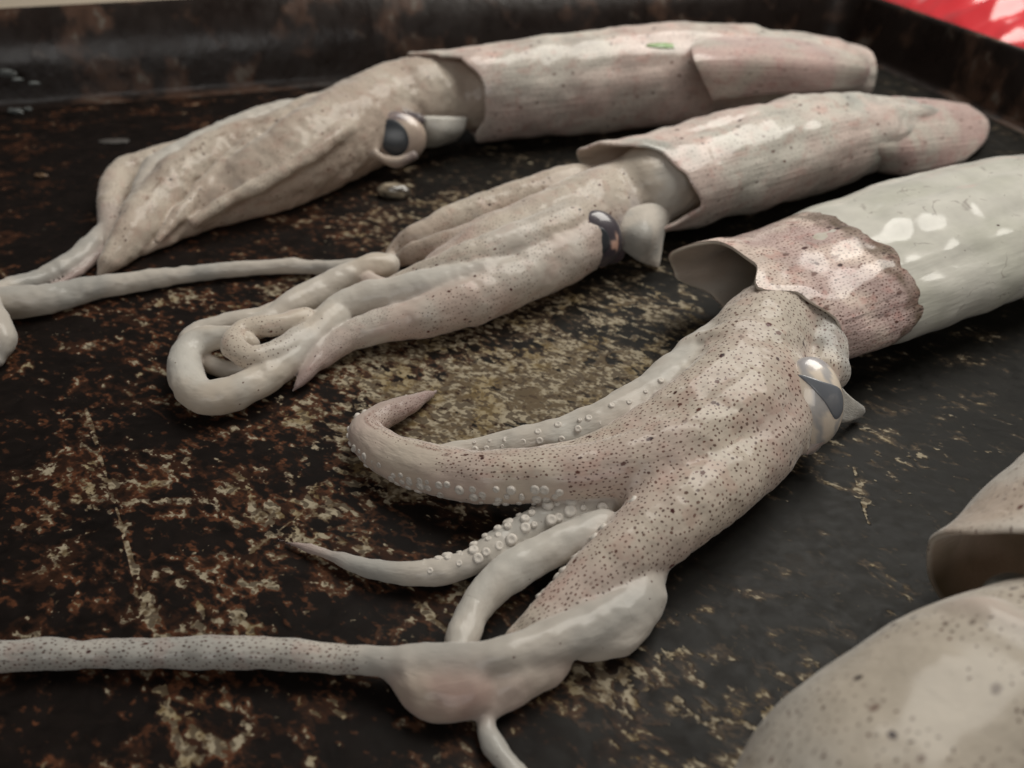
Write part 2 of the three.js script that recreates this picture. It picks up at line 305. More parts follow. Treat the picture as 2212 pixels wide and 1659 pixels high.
function reliefMap(seed, fx, fy, ridge) {                                  // fine wrinkles of wet skin
  const W = 512, d = new Uint8Array(W * W * 4);
  for (let y = 0; y < W; y++) for (let x = 0; x < W; x++) {
    const a = pfbm(x / W * fx, y / W * fy, fx * fy, 4, seed), b = Math.abs(pfbm(x / W * fx * 0.5, y / W * fy, fx * fy, 3, seed + 20)), h = 0.5 + 0.3 * a + ridge * (0.3 - b);
    d.fill(clamp(h * 255, 0, 255), (y * W + x) * 4, (y * W + x) * 4 + 3); d[(y * W + x) * 4 + 3] = 255;
  }
  return texture(W, W, d, false);
}
const relief = reliefMap(5, 22, 34, 0.35), wrinkles = reliefMap(8, 8, 18, 0.8), streaks = reliefMap(9, 5, 32, 0.7);
function flesh(map, o = {}) {
  return new THREE.MeshPhysicalMaterial({ color: 0xffffff, vertexColors: true, map, bumpMap: relief, bumpScale: 0.00018, roughness: 0.85, transmission: 0.38, thickness: 0, ior: 1.4, clearcoat: 0.6, clearcoatRoughness: 0.16, side: THREE.DoubleSide, ...o });
}
const dottedMap = skinMap({ dots: 1764, size: 0.27, seed: 11, big: 0.012, faint: 0.12, blotch: 0.14, red: 0.4 });
const plainMap = skinMap({ dots: 64, sparse: -0.1, size: 0.2, seed: 12, blotch: 0.1 });
const fineMap = skinMap({ dots: 1764, size: 0.19, sparse: -0.35, seed: 13, big: 0.02, blotch: 0.14, red: 0.3 });
const softMap = skinMap({ dots: 500, size: 0.3, seed: 17, big: 0.03, faint: 0.9, blotch: 0.2, red: 0.5, stretch: 1.2 });
const mottleMap = skinMap({ dots: 1900, size: 0.32, seed: 14, big: 0.015, faint: 0.72, blotch: 0.3, red: 0.7, stretch: 1.2 });
const bareMap = skinMap({ dots: 16, size: 0.2, seed: 15, blotch: 0.16, veins: 0.75 });
const coarseMap = skinMap({ dots: 1024, size: 0.2, sparse: -0.12, seed: 16, big: 0.07, faint: 0.55, blotch: 0.1, stretch: 1.7 });
const M = {
  dotted: flesh(dottedMap), plain: flesh(plainMap), fine: flesh(fineMap), coarse: flesh(coarseMap, { clearcoat: 0.6, clearcoatRoughness: 0.2, bumpScale: 0.0003 }),
  mottled: flesh(mottleMap, { bumpMap: wrinkles, bumpScale: 0.00028, clearcoat: 0.8, clearcoatRoughness: 0.14, transmission: 0.08 }),
  soft: flesh(softMap, { bumpMap: streaks, bumpScale: 0.00018, clearcoat: 0.8, clearcoatRoughness: 0.16, transmission: 0.2 }),
  bare: flesh(bareMap, { bumpMap: wrinkles, bumpScale: 0.00010, transmission: 0.24, clearcoat: 0.9, clearcoatRoughness: 0.12 }),
  membrane: flesh(plainMap, { transmission: 0.42, clearcoat: 0.4 }),
  sucker: flesh(plainMap, { bumpScale: 0.00005, transmission: 0.08, clearcoat: 0.06, roughness: 0.75 }),
};

// flesh colours (linear) and how they mix over a body
const PALE = [0.73, 0.67, 0.595], CREAM = [0.74, 0.65, 0.545], PINK = [0.71, 0.58, 0.505], TAN = [0.62, 0.51, 0.42], MAUVE = [0.50, 0.37, 0.34], GREY = [0.55, 0.53, 0.49], WHITE = [0.75, 0.72, 0.66], YELLOW = [0.55, 0.46, 0.28], ROSE = [0.50, 0.33, 0.29];
const blend = (p, a, b, f, o = 0, lo = -0.25, hi = 0.3) => mix3(a, b, smoothstep(fbm3(p.x / f + o, p.y / f + 3, p.z / f - o, 3), lo, hi));
const bodyColor = (p, c, k) => {
  let col = blend(p, c.a ?? PINK, c.b ?? CREAM, c.f ?? 11, c.o ?? 0);
  if (c.lines) for (const [deg, w, f0, f1, pig] of c.lines) {               // thin broken lines of pigment along an arm
    const f = k.s / c.q[c.q.length - 1].s, d = Math.abs(((k.a * 180 / Math.PI - deg + 540) % 360) - 180) * Math.PI / 180 * k.q.r; if (f > f0 && f < f1 && d < w * 2) col = mix3(col, pig ?? [0.30, 0.16, 0.11], 0.75 * (1 - smoothstep(d, w * 0.4, w * 1.3)) * smoothstep(noise3(p.x / 1.3, p.y / 1.3, p.z / 1.3), -0.35, 0.35));
  }
  if (c.tip) col = mix3(col, c.tip, smoothstep(k.s / c.q[c.q.length - 1].s, 0.7, 1));
  return col;
};

// ---------------------------------------------------------------- table and lamp
const LT = (p) => [p[0] * MM, p[1] * MM, p[2] * MM];
{
  const W = 512, d = new Uint8Array(W * W * 4);
  for (let y = 0; y < W; y++) for (let x = 0; x < W; x++) { const n = 1 + 0.1 * pfbm(x / W * 6, y / W * 30, 180, 4, 3); const o = (y * W + x) * 4; [0.60, 0.51, 0.40].forEach((c, i) => { d[o + i] = clamp(enc(c * n), 0, 255); }); d[o + 3] = 255; }
  const map = texture(W, W, d, true); map.repeat.set(6, 6);
  const g = new THREE.BoxGeometry(2.4, 0.03, 2.0); const m = new THREE.Mesh(g, new THREE.MeshStandardMaterial({ map, roughness: 0.5 }));
  m.name = 'table'; m.position.set(0, -0.0195, -0.5); m.userData = { kind: 'structure', label: 'pale beige tabletop under the baking tray', category: 'table' }; m.receiveShadow = true; scene.add(m);
}
{
  const t = new THREE.Group(); t.name = 'ceiling_lamp'; t.position.set(...LAMP.at); t.userData = { label: 'rectangular lamp hanging over the far side of the tray', category: 'lamp' };
  scene.add(t); t.lookAt(...LAMP.aim);                                       // +z of the group looks at the tray
  const face = part('diffuser', new THREE.PlaneGeometry(LAMP.w, LAMP.h), new THREE.MeshStandardMaterial({ color: 0x888888, emissive: new THREE.Color().setRGB(...LAMP.color), emissiveIntensity: 1.2 }), t);
  face.position.z = 0.001; face.castShadow = false;
  const back = part('housing', new THREE.BoxGeometry(LAMP.w + 0.02, LAMP.h + 0.02, 0.03), new THREE.MeshStandardMaterial({ color: 0xb8b8b4, roughness: 0.5 }), t); back.position.z = -0.017;
  const l = new THREE.RectAreaLight(new THREE.Color().setRGB(...LAMP.color), LAMP.power, LAMP.w, LAMP.h); l.name = 'lamp_light'; l.position.z = 0.004; l.rotation.y = Math.PI; t.add(l);
}

{
  const t = new THREE.Group(); t.name = 'window'; t.position.set(...WINDOW.at); t.userData = { label: 'bright white-framed window behind the viewer, lighting the tray from the front', category: 'window' };
  scene.add(t); t.lookAt(...WINDOW.aim);
  const pane = part('pane', new THREE.PlaneGeometry(WINDOW.w, WINDOW.h), new THREE.MeshStandardMaterial({ color: 0x888888, emissive: new THREE.Color().setRGB(...WINDOW.color), emissiveIntensity: 0.7 }), t); pane.position.z = 0.001; pane.castShadow = false;
  const fm = new THREE.MeshStandardMaterial({ color: 0xc8c8c4, roughness: 0.6 }); const bar = (w, h, x, y) => { const f = part('frame', new THREE.BoxGeometry(w, h, 0.04), fm, t); f.position.set(x, y, -0.021); }; bar(WINDOW.w + 0.08, 0.04, 0, WINDOW.h / 2 + 0.02); bar(WINDOW.w + 0.08, 0.04, 0, -WINDOW.h / 2 - 0.02); bar(0.04, WINDOW.h, -WINDOW.w / 2 - 0.02, 0); bar(0.04, WINDOW.h, WINDOW.w / 2 + 0.02, 0);
  const l = new THREE.RectAreaLight(new THREE.Color().setRGB(...WINDOW.color), WINDOW.power, WINDOW.w, WINDOW.h); l.name = 'window_light'; l.position.z = 0.004; l.rotation.y = Math.PI; t.add(l);
}

// ---------------------------------------------------------------- the baking tray
const CORNER = [154, 0, -395], ALONG = [-0.967, 0, 0.2545], DOWN = [0.2545, 0, 0.967];   // far right corner; direction of the far side; direction of the right side
const TRAY_L = 450, TRAY_W = 362;
const onTray = (l, w, y = 0) => [CORNER[0] + ALONG[0] * l + DOWN[0] * w, y, CORNER[2] + ALONG[2] * l + DOWN[2] * w];
// where the dark coating has worn to bare metal: [x, z, radius along x, radius along z, amount]
const WORN = [[-7, -120, 30, 17, 0.8], [-20, -107, 12, 9, 0.5], [6, -132, 24, 12, 0.35], [-38, -145, 26, 14, 0.42], [-34, -158, 22, 16, 0.5], [-20, -190, 30, 22, 0.3], [-10, -215, 40, 22, 0.28], [25, -140, 26, 12, 0.42], [46, -131, 12, 12, 0.32],
  [-33, -92, 16, 8, 0.38], [-47, -71, 10, 7, 0.45], [-40, -60, 5, 18, 0.4], [-25, -60, 10, 7, 0.22], [8, -62, 12, 4, 0.3], [56, -108, 14, 9, 0.34], [60, -122, 12, 6, 0.3], [-68, -130, 22, 16, 0.08], [-60, -105, 30, 16, 0.12], [-70, -165, 34, 12, 0.2], [20, -165, 30, 18, 0.3], [-15, -80, 14, 8, 0.05], [15, -95, 20, 10, -0.2], [40, -85, 20, 14, -0.25], [-140, -250, 70, 70, -0.3], [30, -52, 14, 8, 0.24], [22, -67, 14, 7, 0.3], [40, -58, 12, 9, 0.24], [-80, -95, 14, 8, 0.2], [140, -260, 60, 90, -0.3], [90, -120, 22, 22, -0.1]];
const SCRATCH = [[[-85.7, 0, -122.6], [-67.7, 0, -93.7], 0.5], [[-67.7, 0, -93.7], [-54.1, 0, -71.3], 0.55], [[-48.7, 0, -61.4], [-41.4, 0, -49.8], 0.7], [[62.7, 0, -105.2], [60.6, 0, -91.6], 0.5], [[8.4, 0, -165.5], [36.9, 0, -146.5], 0.35], [[22.7, 0, -174.5], [36.1, 0, -155.1], 0.3], [[29.6, 0, -155.1], [44, 0, -162.3], 0.3], [[-42.7, 0, -85], [-36.3, 0, -93.7], 0.35], [[-131.5, 0, -178.1], [-117.2, 0, -163.4], 0.3], [[-7.2, 0, -68.1], [-14.5, 0, -74.6], 0.5], [[-5.6, 0, -184.2], [14.7, 0, -176.9], 0.3], [[-59.6, 0, -64.3], [-51.2, 0, -68.5], 0.4]];
function coating(x, z) {
  let cov = -0.33; for (const b of WORN) { const dx = (x - b[0]) / b[2], dz = (z - b[1]) / b[3], e = dx * dx + dz * dz; if (e < 6) cov += b[4] * Math.exp(-e); }
  const wx = 2.2 * fbm2(x / 5, z / 5, 3, 50), wz = 2.2 * fbm2(x / 7 + 40, z / 7, 3, 60), X = x + wx, Z = z + wz;
  const n1 = fbm2(X / 8, Z / 5, 3, 1), n2 = fbm2(X / 1.7, Z / 1.3, 3, 11), n3 = fbm2(X / 4.2 + 9, Z / 3, 4, 21), n4 = fbm2(x / 30, z / 30, 3, 31);
  const u5 = 0.82 * x + 0.57 * z, v5 = 0.82 * z - 0.57 * x, n5 = fbm2(u5 / 1.9 + 0.3 * wx, v5 / 1.0 + 0.3 * wz, 4, 101), n6 = noise2(x / 0.5, z / 0.45, 120);
  let s = 0.55 * n1 + 0.85 * n5 + 0.16 * n2 + 0.12 * n6 + cov * 1.05;
  for (const [a, b, w] of SCRATCH) { const ux = b[0] - a[0], uz = b[2] - a[2], l = Math.hypot(ux, uz), t = clamp(((x - a[0]) * ux + (z - a[2]) * uz) / (l * l), 0, 1), bend = 0.5 * noise2(t * l / 9, w * 50, 7); const d = Math.abs((x - a[0]) * uz - (z - a[2]) * ux) / l + 0, dd = Math.hypot(x - a[0] - ux * t, z - a[2] - uz * t); if (dd < w * 5 + 1) { const off = Math.abs(dd + bend * 0.4); s += 1.1 * (1 - smoothstep(off, w * 0.3, w * 0.85)) * smoothstep(noise2(x / 1.1, z / 1.1, 91), -0.55, 0.3) + 0.2 * (1 - smoothstep(dd, w, w * 4)); } void d; }
  const side = smoothstep(x - 0.25 * z - 18 * n4 + 26 * n3, -20, 62);                                 // brown burnt coating to the left, grey to the right
  const speck = smoothstep(noise2(x / 0.55 + 3, z / 0.5, 77) * 0.6 + noise2(x / 1.2, z / 1.2, 78) * 0.5, 0.72, 0.86) * smoothstep(n3 + cov, -0.3, 0.15);
  const bare = Math.max(smoothstep(s, 0.07, 0.24), speck * 0.9), rust = Math.max(smoothstep(s, -0.3, 0.05) * smoothstep(n3, -0.3, 0.15), 0.34 * smoothstep(0.9 * s + n1, -0.3, 0.25) * (1 - 0.6 * side));
  let c = mix3([0.0065, 0.0042, 0.0034], [0.0095, 0.0088, 0.0075], side); const g = 1 + 0.5 * n3 + 0.35 * n2; c = c.map((v) => v * g);
  c = mix3(c, mix3([0.080, 0.030, 0.014], [0.05, 0.036, 0.024], side), rust * 0.9 * (0.6 + 0.8 * Math.max(0, n2 + 0.4)));
  const metal = mix3(mix3([0.12, 0.088, 0.052], [0.29, 0.25, 0.18], smoothstep(1.3 * n2 + 0.35 * n5 + 0.5 * n6, -0.4, 0.45)), [0.19, 0.13, 0.045], smoothstep(fbm2(x / 6 + 80, z / 6, 3, 45), 0.12, 0.4) * 0.4);
  c = mix3(c, metal, bare * (0.72 + 0.28 * smoothstep(n2, -0.4, 0.2)));
  const pit = smoothstep(0.8 * noise2(u5 / 0.95, v5 / 0.55, 95) + 0.6 * n2 + 0.35 * n6 - 0.25 * n5, 0.06, 0.36) * bare; c = mix3(c, [0.045, 0.029, 0.018], pit * 0.8);
  return { c, h: 0.62 - 0.34 * bare + lerp(0.1, 0.05, side) * n2 + lerp(0.16, 0.08, side) * n3 + 0.1 * rust - 0.1 * pit, r: lerp(lerp(0.6, 0.46, side), 0.56, bare) + 0.14 * n2 + 0.06 * n3 };
}
function trayMaterial(x0, z0, x1, z1, W, H) {
  const c = new Uint8Array(W * H * 4), w2 = W >> 1, h2 = H >> 1, b = new Uint8Array(w2 * h2 * 4);
  for (let j = 0; j < H; j++) for (let i = 0; i < W; i++) {
    const k = coating(lerp(x0, x1, (i + 0.5) / W), lerp(z0, z1, (j + 0.5) / H)), o = (j * W + i) * 4;
    for (let q = 0; q < 3; q++) c[o + q] = clamp(enc(k.c[q]), 0, 255); c[o + 3] = 255;
    if (!(i & 1) && !(j & 1) && (i >> 1) < w2 && (j >> 1) < h2) { const p = ((j >> 1) * w2 + (i >> 1)) * 4; b[p] = clamp(k.h * 255, 0, 255); b[p + 1] = clamp(k.r * 255, 0, 255); b[p + 3] = 255; }
  }
  const map = texture(W, H, c, true, false), bump = texture(w2, h2, b, false, false);
  return new THREE.MeshPhysicalMaterial({ map, bumpMap: bump, bumpScale: 0.0003, roughnessMap: bump, roughness: 1, specularIntensity: 0.2 });
}
{
  const centre = onTray(TRAY_L / 2, TRAY_W / 2), t = thing('baking_tray', 'large worn dark metal baking tray that all the squid lie on', 'baking tray', centre);
  // floor: one sheet, cut where the finer worn pattern in front meets the coarser one behind
  const N = [-112, -168, 112, -38], F = [-330, -420, 260, 130], pos = [], uv = [], idx = [[], []];
  const a = onTray(0, 0), b = onTray(TRAY_L, 0), c = onTray(TRAY_L, TRAY_W), d = onTray(0, TRAY_W), quad = [a, b, c, d];
  const clip = (poly, f) => { const out = []; poly.forEach((p, i) => { const q = poly[(i + 1) % poly.length], u = f(p), v = f(q); if (u >= 0) out.push(p); if (u * v < 0) { const k = u / (u - v); out.push([lerp(p[0], q[0], k), 0, lerp(p[2], q[2], k)]); } }); return out; };
  const add = (poly, box, slot) => { const s = pos.length / 3; for (const p of poly) { pos.push(...p); uv.push((p[0] - box[0]) / (box[2] - box[0]), (p[2] - box[1]) / (box[3] - box[1])); } for (let i = 1; i < poly.length - 1; i++) idx[slot].push(s, s + i, s + i + 1); };
  const north = clip(quad, (p) => N[1] - p[2]), rest = clip(quad, (p) => p[2] - N[1]), south = clip(rest, (p) => p[2] - N[3]), mid = clip(rest, (p) => N[3] - p[2]);
  add(clip(clip(mid, (p) => p[0] - N[0]), (p) => N[2] - p[0]), N, 0); add(north, F, 1); add(south, F, 1); add(clip(mid, (p) => N[0] - p[0]), F, 1); add(clip(mid, (p) => p[0] - N[2]), F, 1);
  const g = new THREE.BufferGeometry(); g.setAttribute('position', new THREE.Float32BufferAttribute(pos, 3)); g.setAttribute('uv', new THREE.Float32BufferAttribute(uv, 2)); g.setIndex([...idx[0], ...idx[1]]); g.addGroup(0, idx[0].length, 0); g.addGroup(idx[0].length, idx[1].length, 1); g.computeVertexNormals();
  const near = trayMaterial(N[0], N[1], N[2], N[3], Math.round(2048 * Q), Math.round(1188 * Q)), far = trayMaterial(F[0], F[1], F[2], F[3], Math.round(1200 * Q), Math.round(1118 * Q));
  part('tray_floor', local(g, centre), [near, far], t);
  // side walls: a profile (outwards, up) swept round the rounded rectangle; the far and left sides flare more than the right one
  const R = 11, path = [], push = (l, w, ol, ow, kind) => path.push({ l, w, ol, ow, kind });
  const arc = (l, w, a0, a1, k0, k1) => { for (let i = 0; i <= 12; i++) { const q = lerp(a0, a1, i / 12); push(l + R * Math.cos(q), w + R * Math.sin(q), Math.cos(q), Math.sin(q), lerp(k0, k1, i / 12)); } };
  arc(R, R, Math.PI, 1.5 * Math.PI, 0, 0.25); for (let i = 1; i < 60; i++) push(lerp(R, TRAY_L - R, i / 60), 0, 0, -1, Math.min(1, 0.25 + i / 18)); arc(TRAY_L - R, R, 1.5 * Math.PI, 2 * Math.PI, 1, 1);
  for (let i = 1; i < 20; i++) push(TRAY_L, lerp(R, TRAY_W - R, i / 20), 1, 0, 1); arc(TRAY_L - R, TRAY_W - R, 0, 0.5 * Math.PI, 1, 0); for (let i = 1; i < 20; i++) push(lerp(TRAY_L - R, R, i / 20), TRAY_W, 0, 1, 0); arc(R, TRAY_W - R, 0.5 * Math.PI, Math.PI, 0, 0); for (let i = 19; i > 0; i--) push(0, lerp(R, TRAY_W - R, i / 20), -1, 0, 0);
  const steep = [[-3, 0.05], [-1.6, 0.3], [-0.5, 1.2], [0, 2.6], [0.6, 8], [1.4, 15], [2.3, 22], [2.7, 23.2], [3.6, 23.8], [4.6, 23.3], [5, 22.2], [4.6, 21], [3.6, 20.6], [3, 18], [2, 8], [1.4, -0.6], [-1, -1.4]];
  const wide = [[-3, 0.05], [-1.4, 0.4], [-0.2, 1.6], [0.5, 3.4], [1.4, 9], [2.4, 14], [3.6, 18.5], [6.2, 23.5], [9.5, 28], [12.4, 31.5], [14.2, 32.4], [15.8, 31.8], [16.2, 30.4], [15.4, 29], [12, 26.5], [5, 16], [-1, -1.4]];
  const P = [], U = [], I = [], n = path.length, m = steep.length; let run = 0;
  for (let i = 0; i <= n; i++) { const e = path[i % n], f = path[(i + n - 1) % n]; run += Math.hypot(e.l - f.l, e.w - f.w); for (let j = 0; j < m; j++) { const o = lerp(steep[j][0], wide[j][0], e.kind), y = lerp(steep[j][1], wide[j][1], e.kind); P.push(...onTray(e.l + e.ol * o, e.w + e.ow * o, y)); U.push(run / 120, j / m * 0.6); } }
  for (let i = 0; i < n; i++) for (let j = 0; j < m - 1; j++) { const q = i * m + j; I.push(q, q + 1, q + m, q + 1, q + m + 1, q + m); }
  const wg = new THREE.BufferGeometry(); wg.setAttribute('position', new THREE.Float32BufferAttribute(P, 3)); wg.setAttribute('uv', new THREE.Float32BufferAttribute(U, 2)); wg.setIndex(I); wg.computeVertexNormals();
  const S = 1024, cd = new Uint8Array(S * S * 4), bd = new Uint8Array(S * S * 4);
  for (let y = 0; y < S; y++) for (let x = 0; x < S; x++) {
    const a2 = pfbm(x / S * 9, y / S * 9, 9, 5, 201), b2 = pfbm(x / S * 30, y / S * 30, 30, 3, 211), c2 = pfbm(x / S * 4, y / S * 5, 20, 4, 221), o = (y * S + x) * 4;
    let k = mix3([0.014, 0.0092, 0.0075], [0.062, 0.034, 0.023], smoothstep(a2 + 0.4 * c2, 0.0, 0.4)); k = mix3(k, [0.10, 0.085, 0.07], smoothstep(a2 + 0.5 * b2, 0.42, 0.6) * 0.8);
    for (let q = 0; q < 3; q++) cd[o + q] = clamp(enc(k[q] * (1 + 0.3 * b2)), 0, 255); cd[o + 3] = 255; bd[o] = clamp(255 * (0.5 + 0.4 * a2 + 0.2 * b2), 0, 255); bd[o + 1] = clamp(255 * (0.34 + 0.16 * c2 + 0.08 * b2), 0, 255); bd[o + 3] = 255;
  }
  const wb = texture(S, S, bd, false);
  for (const [p, s] of [[[-186.3, 14, -301], 2.6], [[-183.5, 12, -299.9], 1.5], [[-177.1, 11, -298.7], 1.5], [[-187.5, 1, -298], 2.2], [[-183.6, 1, -300.1], 1.2]]) {
    const q = new THREE.IcosahedronGeometry(1, 3), v = q.attributes.position; for (let i = 0; i < v.count; i++) { const f = 1 + 0.5 * noise3(v.getX(i) * 1.6 + s * 9, v.getY(i) * 1.6, v.getZ(i) * 1.6); v.setXYZ(i, v.getX(i) * f * s * 1.3, v.getY(i) * f * s * 0.5, v.getZ(i) * f * s * 0.35); }
    q.computeVertexNormals(); q.translate(p[0], p[1], p[2]); part('residue', local(q, centre), new THREE.MeshPhysicalMaterial({ color: new THREE.Color().setRGB(0.15, 0.16, 0.155), roughness: 0.35, clearcoat: 0.8, clearcoatRoughness: 0.2 }), t, 'whitish dried residue');
  }
  part('tray_wall', local(wg, centre), new THREE.MeshPhysicalMaterial({ map: texture(S, S, cd, true), bumpMap: wb, bumpScale: 0.0004, specularIntensity: 0.6, roughnessMap: wb, roughness: 1 }), t);
}

// ---------------------------------------------------------------- parts shared by the squid
const cup = (() => { const g = new THREE.LatheGeometry([[0, 0.56], [0.2, 0.58], [0.4, 0.67], [0.6, 0.72], [0.8, 0.6], [0.96, 0.36], [1, 0], [0.85, -0.4], [0.5, -0.8]].map((p) => new THREE.Vector2(p[0], p[1])), 18); const n = g.attributes.position.count; g.setAttribute('color', new THREE.Float32BufferAttribute(new Float32Array(n * 3).map((_, i) => [0.68, 0.63, 0.57][i % 3]), 3)); return g; })();
function suckers(parent, base, chain, f0, f1, count, angles, size, seed) {
  const q = chain.q, R = rng(seed);
  for (let i = 0; i < count; i++) for (const deg of angles) {
    const f = lerp(f0, f1, (i + 0.5 * (R() - 0.5) + (deg > angles[0] ? 0.5 : 0)) / count), k = q[clamp(Math.round(f * (q.length - 1)), 0, q.length - 1)], a = (deg + 16 * (R() - 0.5)) * Math.PI / 180, n = k.u.clone().multiplyScalar(Math.cos(a) * chain.flat).addScaledVector(k.b, Math.sin(a));
    const r = size * Math.min(1, 0.25 + k.r / 4) * (0.5 + 0.65 * R()), p = k.p.clone().addScaledVector(n, k.r + r * (-0.1 - 0.4 * R()));
    if (p.y < r * 0.5) continue;
    const s = part('sucker', cup, M.sucker, parent); s.position.set((p.x - base[0]) * MM, (p.y - base[1]) * MM, (p.z - base[2]) * MM);
    s.quaternion.setFromUnitVectors(V3(0, 1, 0), n.clone().addScaledVector(k.t, 0.4 * (R() - 0.5)).normalize()); s.scale.setScalar(r * MM);
  }
}
// an eyeball lying in the flesh: [centre], radius, the way it looks, and a drawn-out pupil
function eye(parent, base, at, size, look, roll, map, pupil, pupilMat) {
  const e = new THREE.SphereGeometry(1, 48, 32), P = e.attributes.position, C = [];
  for (let i = 0; i < P.count; i++) C.push(...map(P.getX(i), P.getY(i), P.getZ(i)));
  e.setAttribute('color', new THREE.Float32BufferAttribute(C, 3));
  const m = part('eye', e, M.eye, parent); m.position.set((at[0] - base[0]) * MM, (at[1] - base[1]) * MM, (at[2] - base[2]) * MM); m.scale.set(size[0] * MM, size[1] * MM, size[2] * MM);
  m.quaternion.setFromRotationMatrix(new THREE.Matrix4().lookAt(V3(...look), V3(), V3(0, 1, 0))); m.rotateZ(roll);
  if (pupil) {                                                                // a patch that follows the ball, a hair proud of it; +z is the way the eye looks
    const pos = [0], idx = [], K = 40, J = 10; pos.length = 0; const sh = new THREE.CatmullRomCurve3(pupil.map((p) => V3(p[0], p[1], 0)), true), o = sh.getPoints(K - 1), cx = pupil.reduce((a, p) => a + p[0], 0) / pupil.length, cy = pupil.reduce((a, p) => a + p[1], 0) / pupil.length;
    for (let j = 0; j <= J; j++) for (let i = 0; i < K; i++) { const x = lerp(cx, o[i % o.length].x, j / J), y = lerp(cy, o[i % o.length].y, j / J), z = Math.sqrt(Math.max(0.01, 1 - x * x - y * y)), f = j === J ? 0.998 : 1.02; pos.push(x * f, y * f, z * f); }
    for (let j = 0; j < J; j++) for (let i = 0; i < K; i++) { const a = j * K + i, b = j * K + (i + 1) % K; idx.push(a, a + K, b, b, a + K, b + K); }
    const g = new THREE.BufferGeometry(); g.setAttribute('position', new THREE.Float32BufferAttribute(pos, 3)); g.setIndex(idx); g.computeVertexNormals(); part('pupil', g, pupilMat, m);
  }
  return m;
}
M.eye = new THREE.MeshPhysicalMaterial({ vertexColors: true, roughness: 0.4, clearcoat: 1, clearcoatRoughness: 0.1, metalness: 0.1 });
M.pupilGrey = new THREE.MeshPhysicalMaterial({ color: new THREE.Color().setRGB(0.14, 0.15, 0.17), roughness: 0.35, clearcoat: 1, clearcoatRoughness: 0.12 });
M.pupilDark = new THREE.MeshPhysicalMaterial({ color: new THREE.Color().setRGB(0.022, 0.026, 0.032), roughness: 0.35, clearcoat: 0.5, clearcoatRoughness: 0.3 });
const CELL = 0.5 / Q;

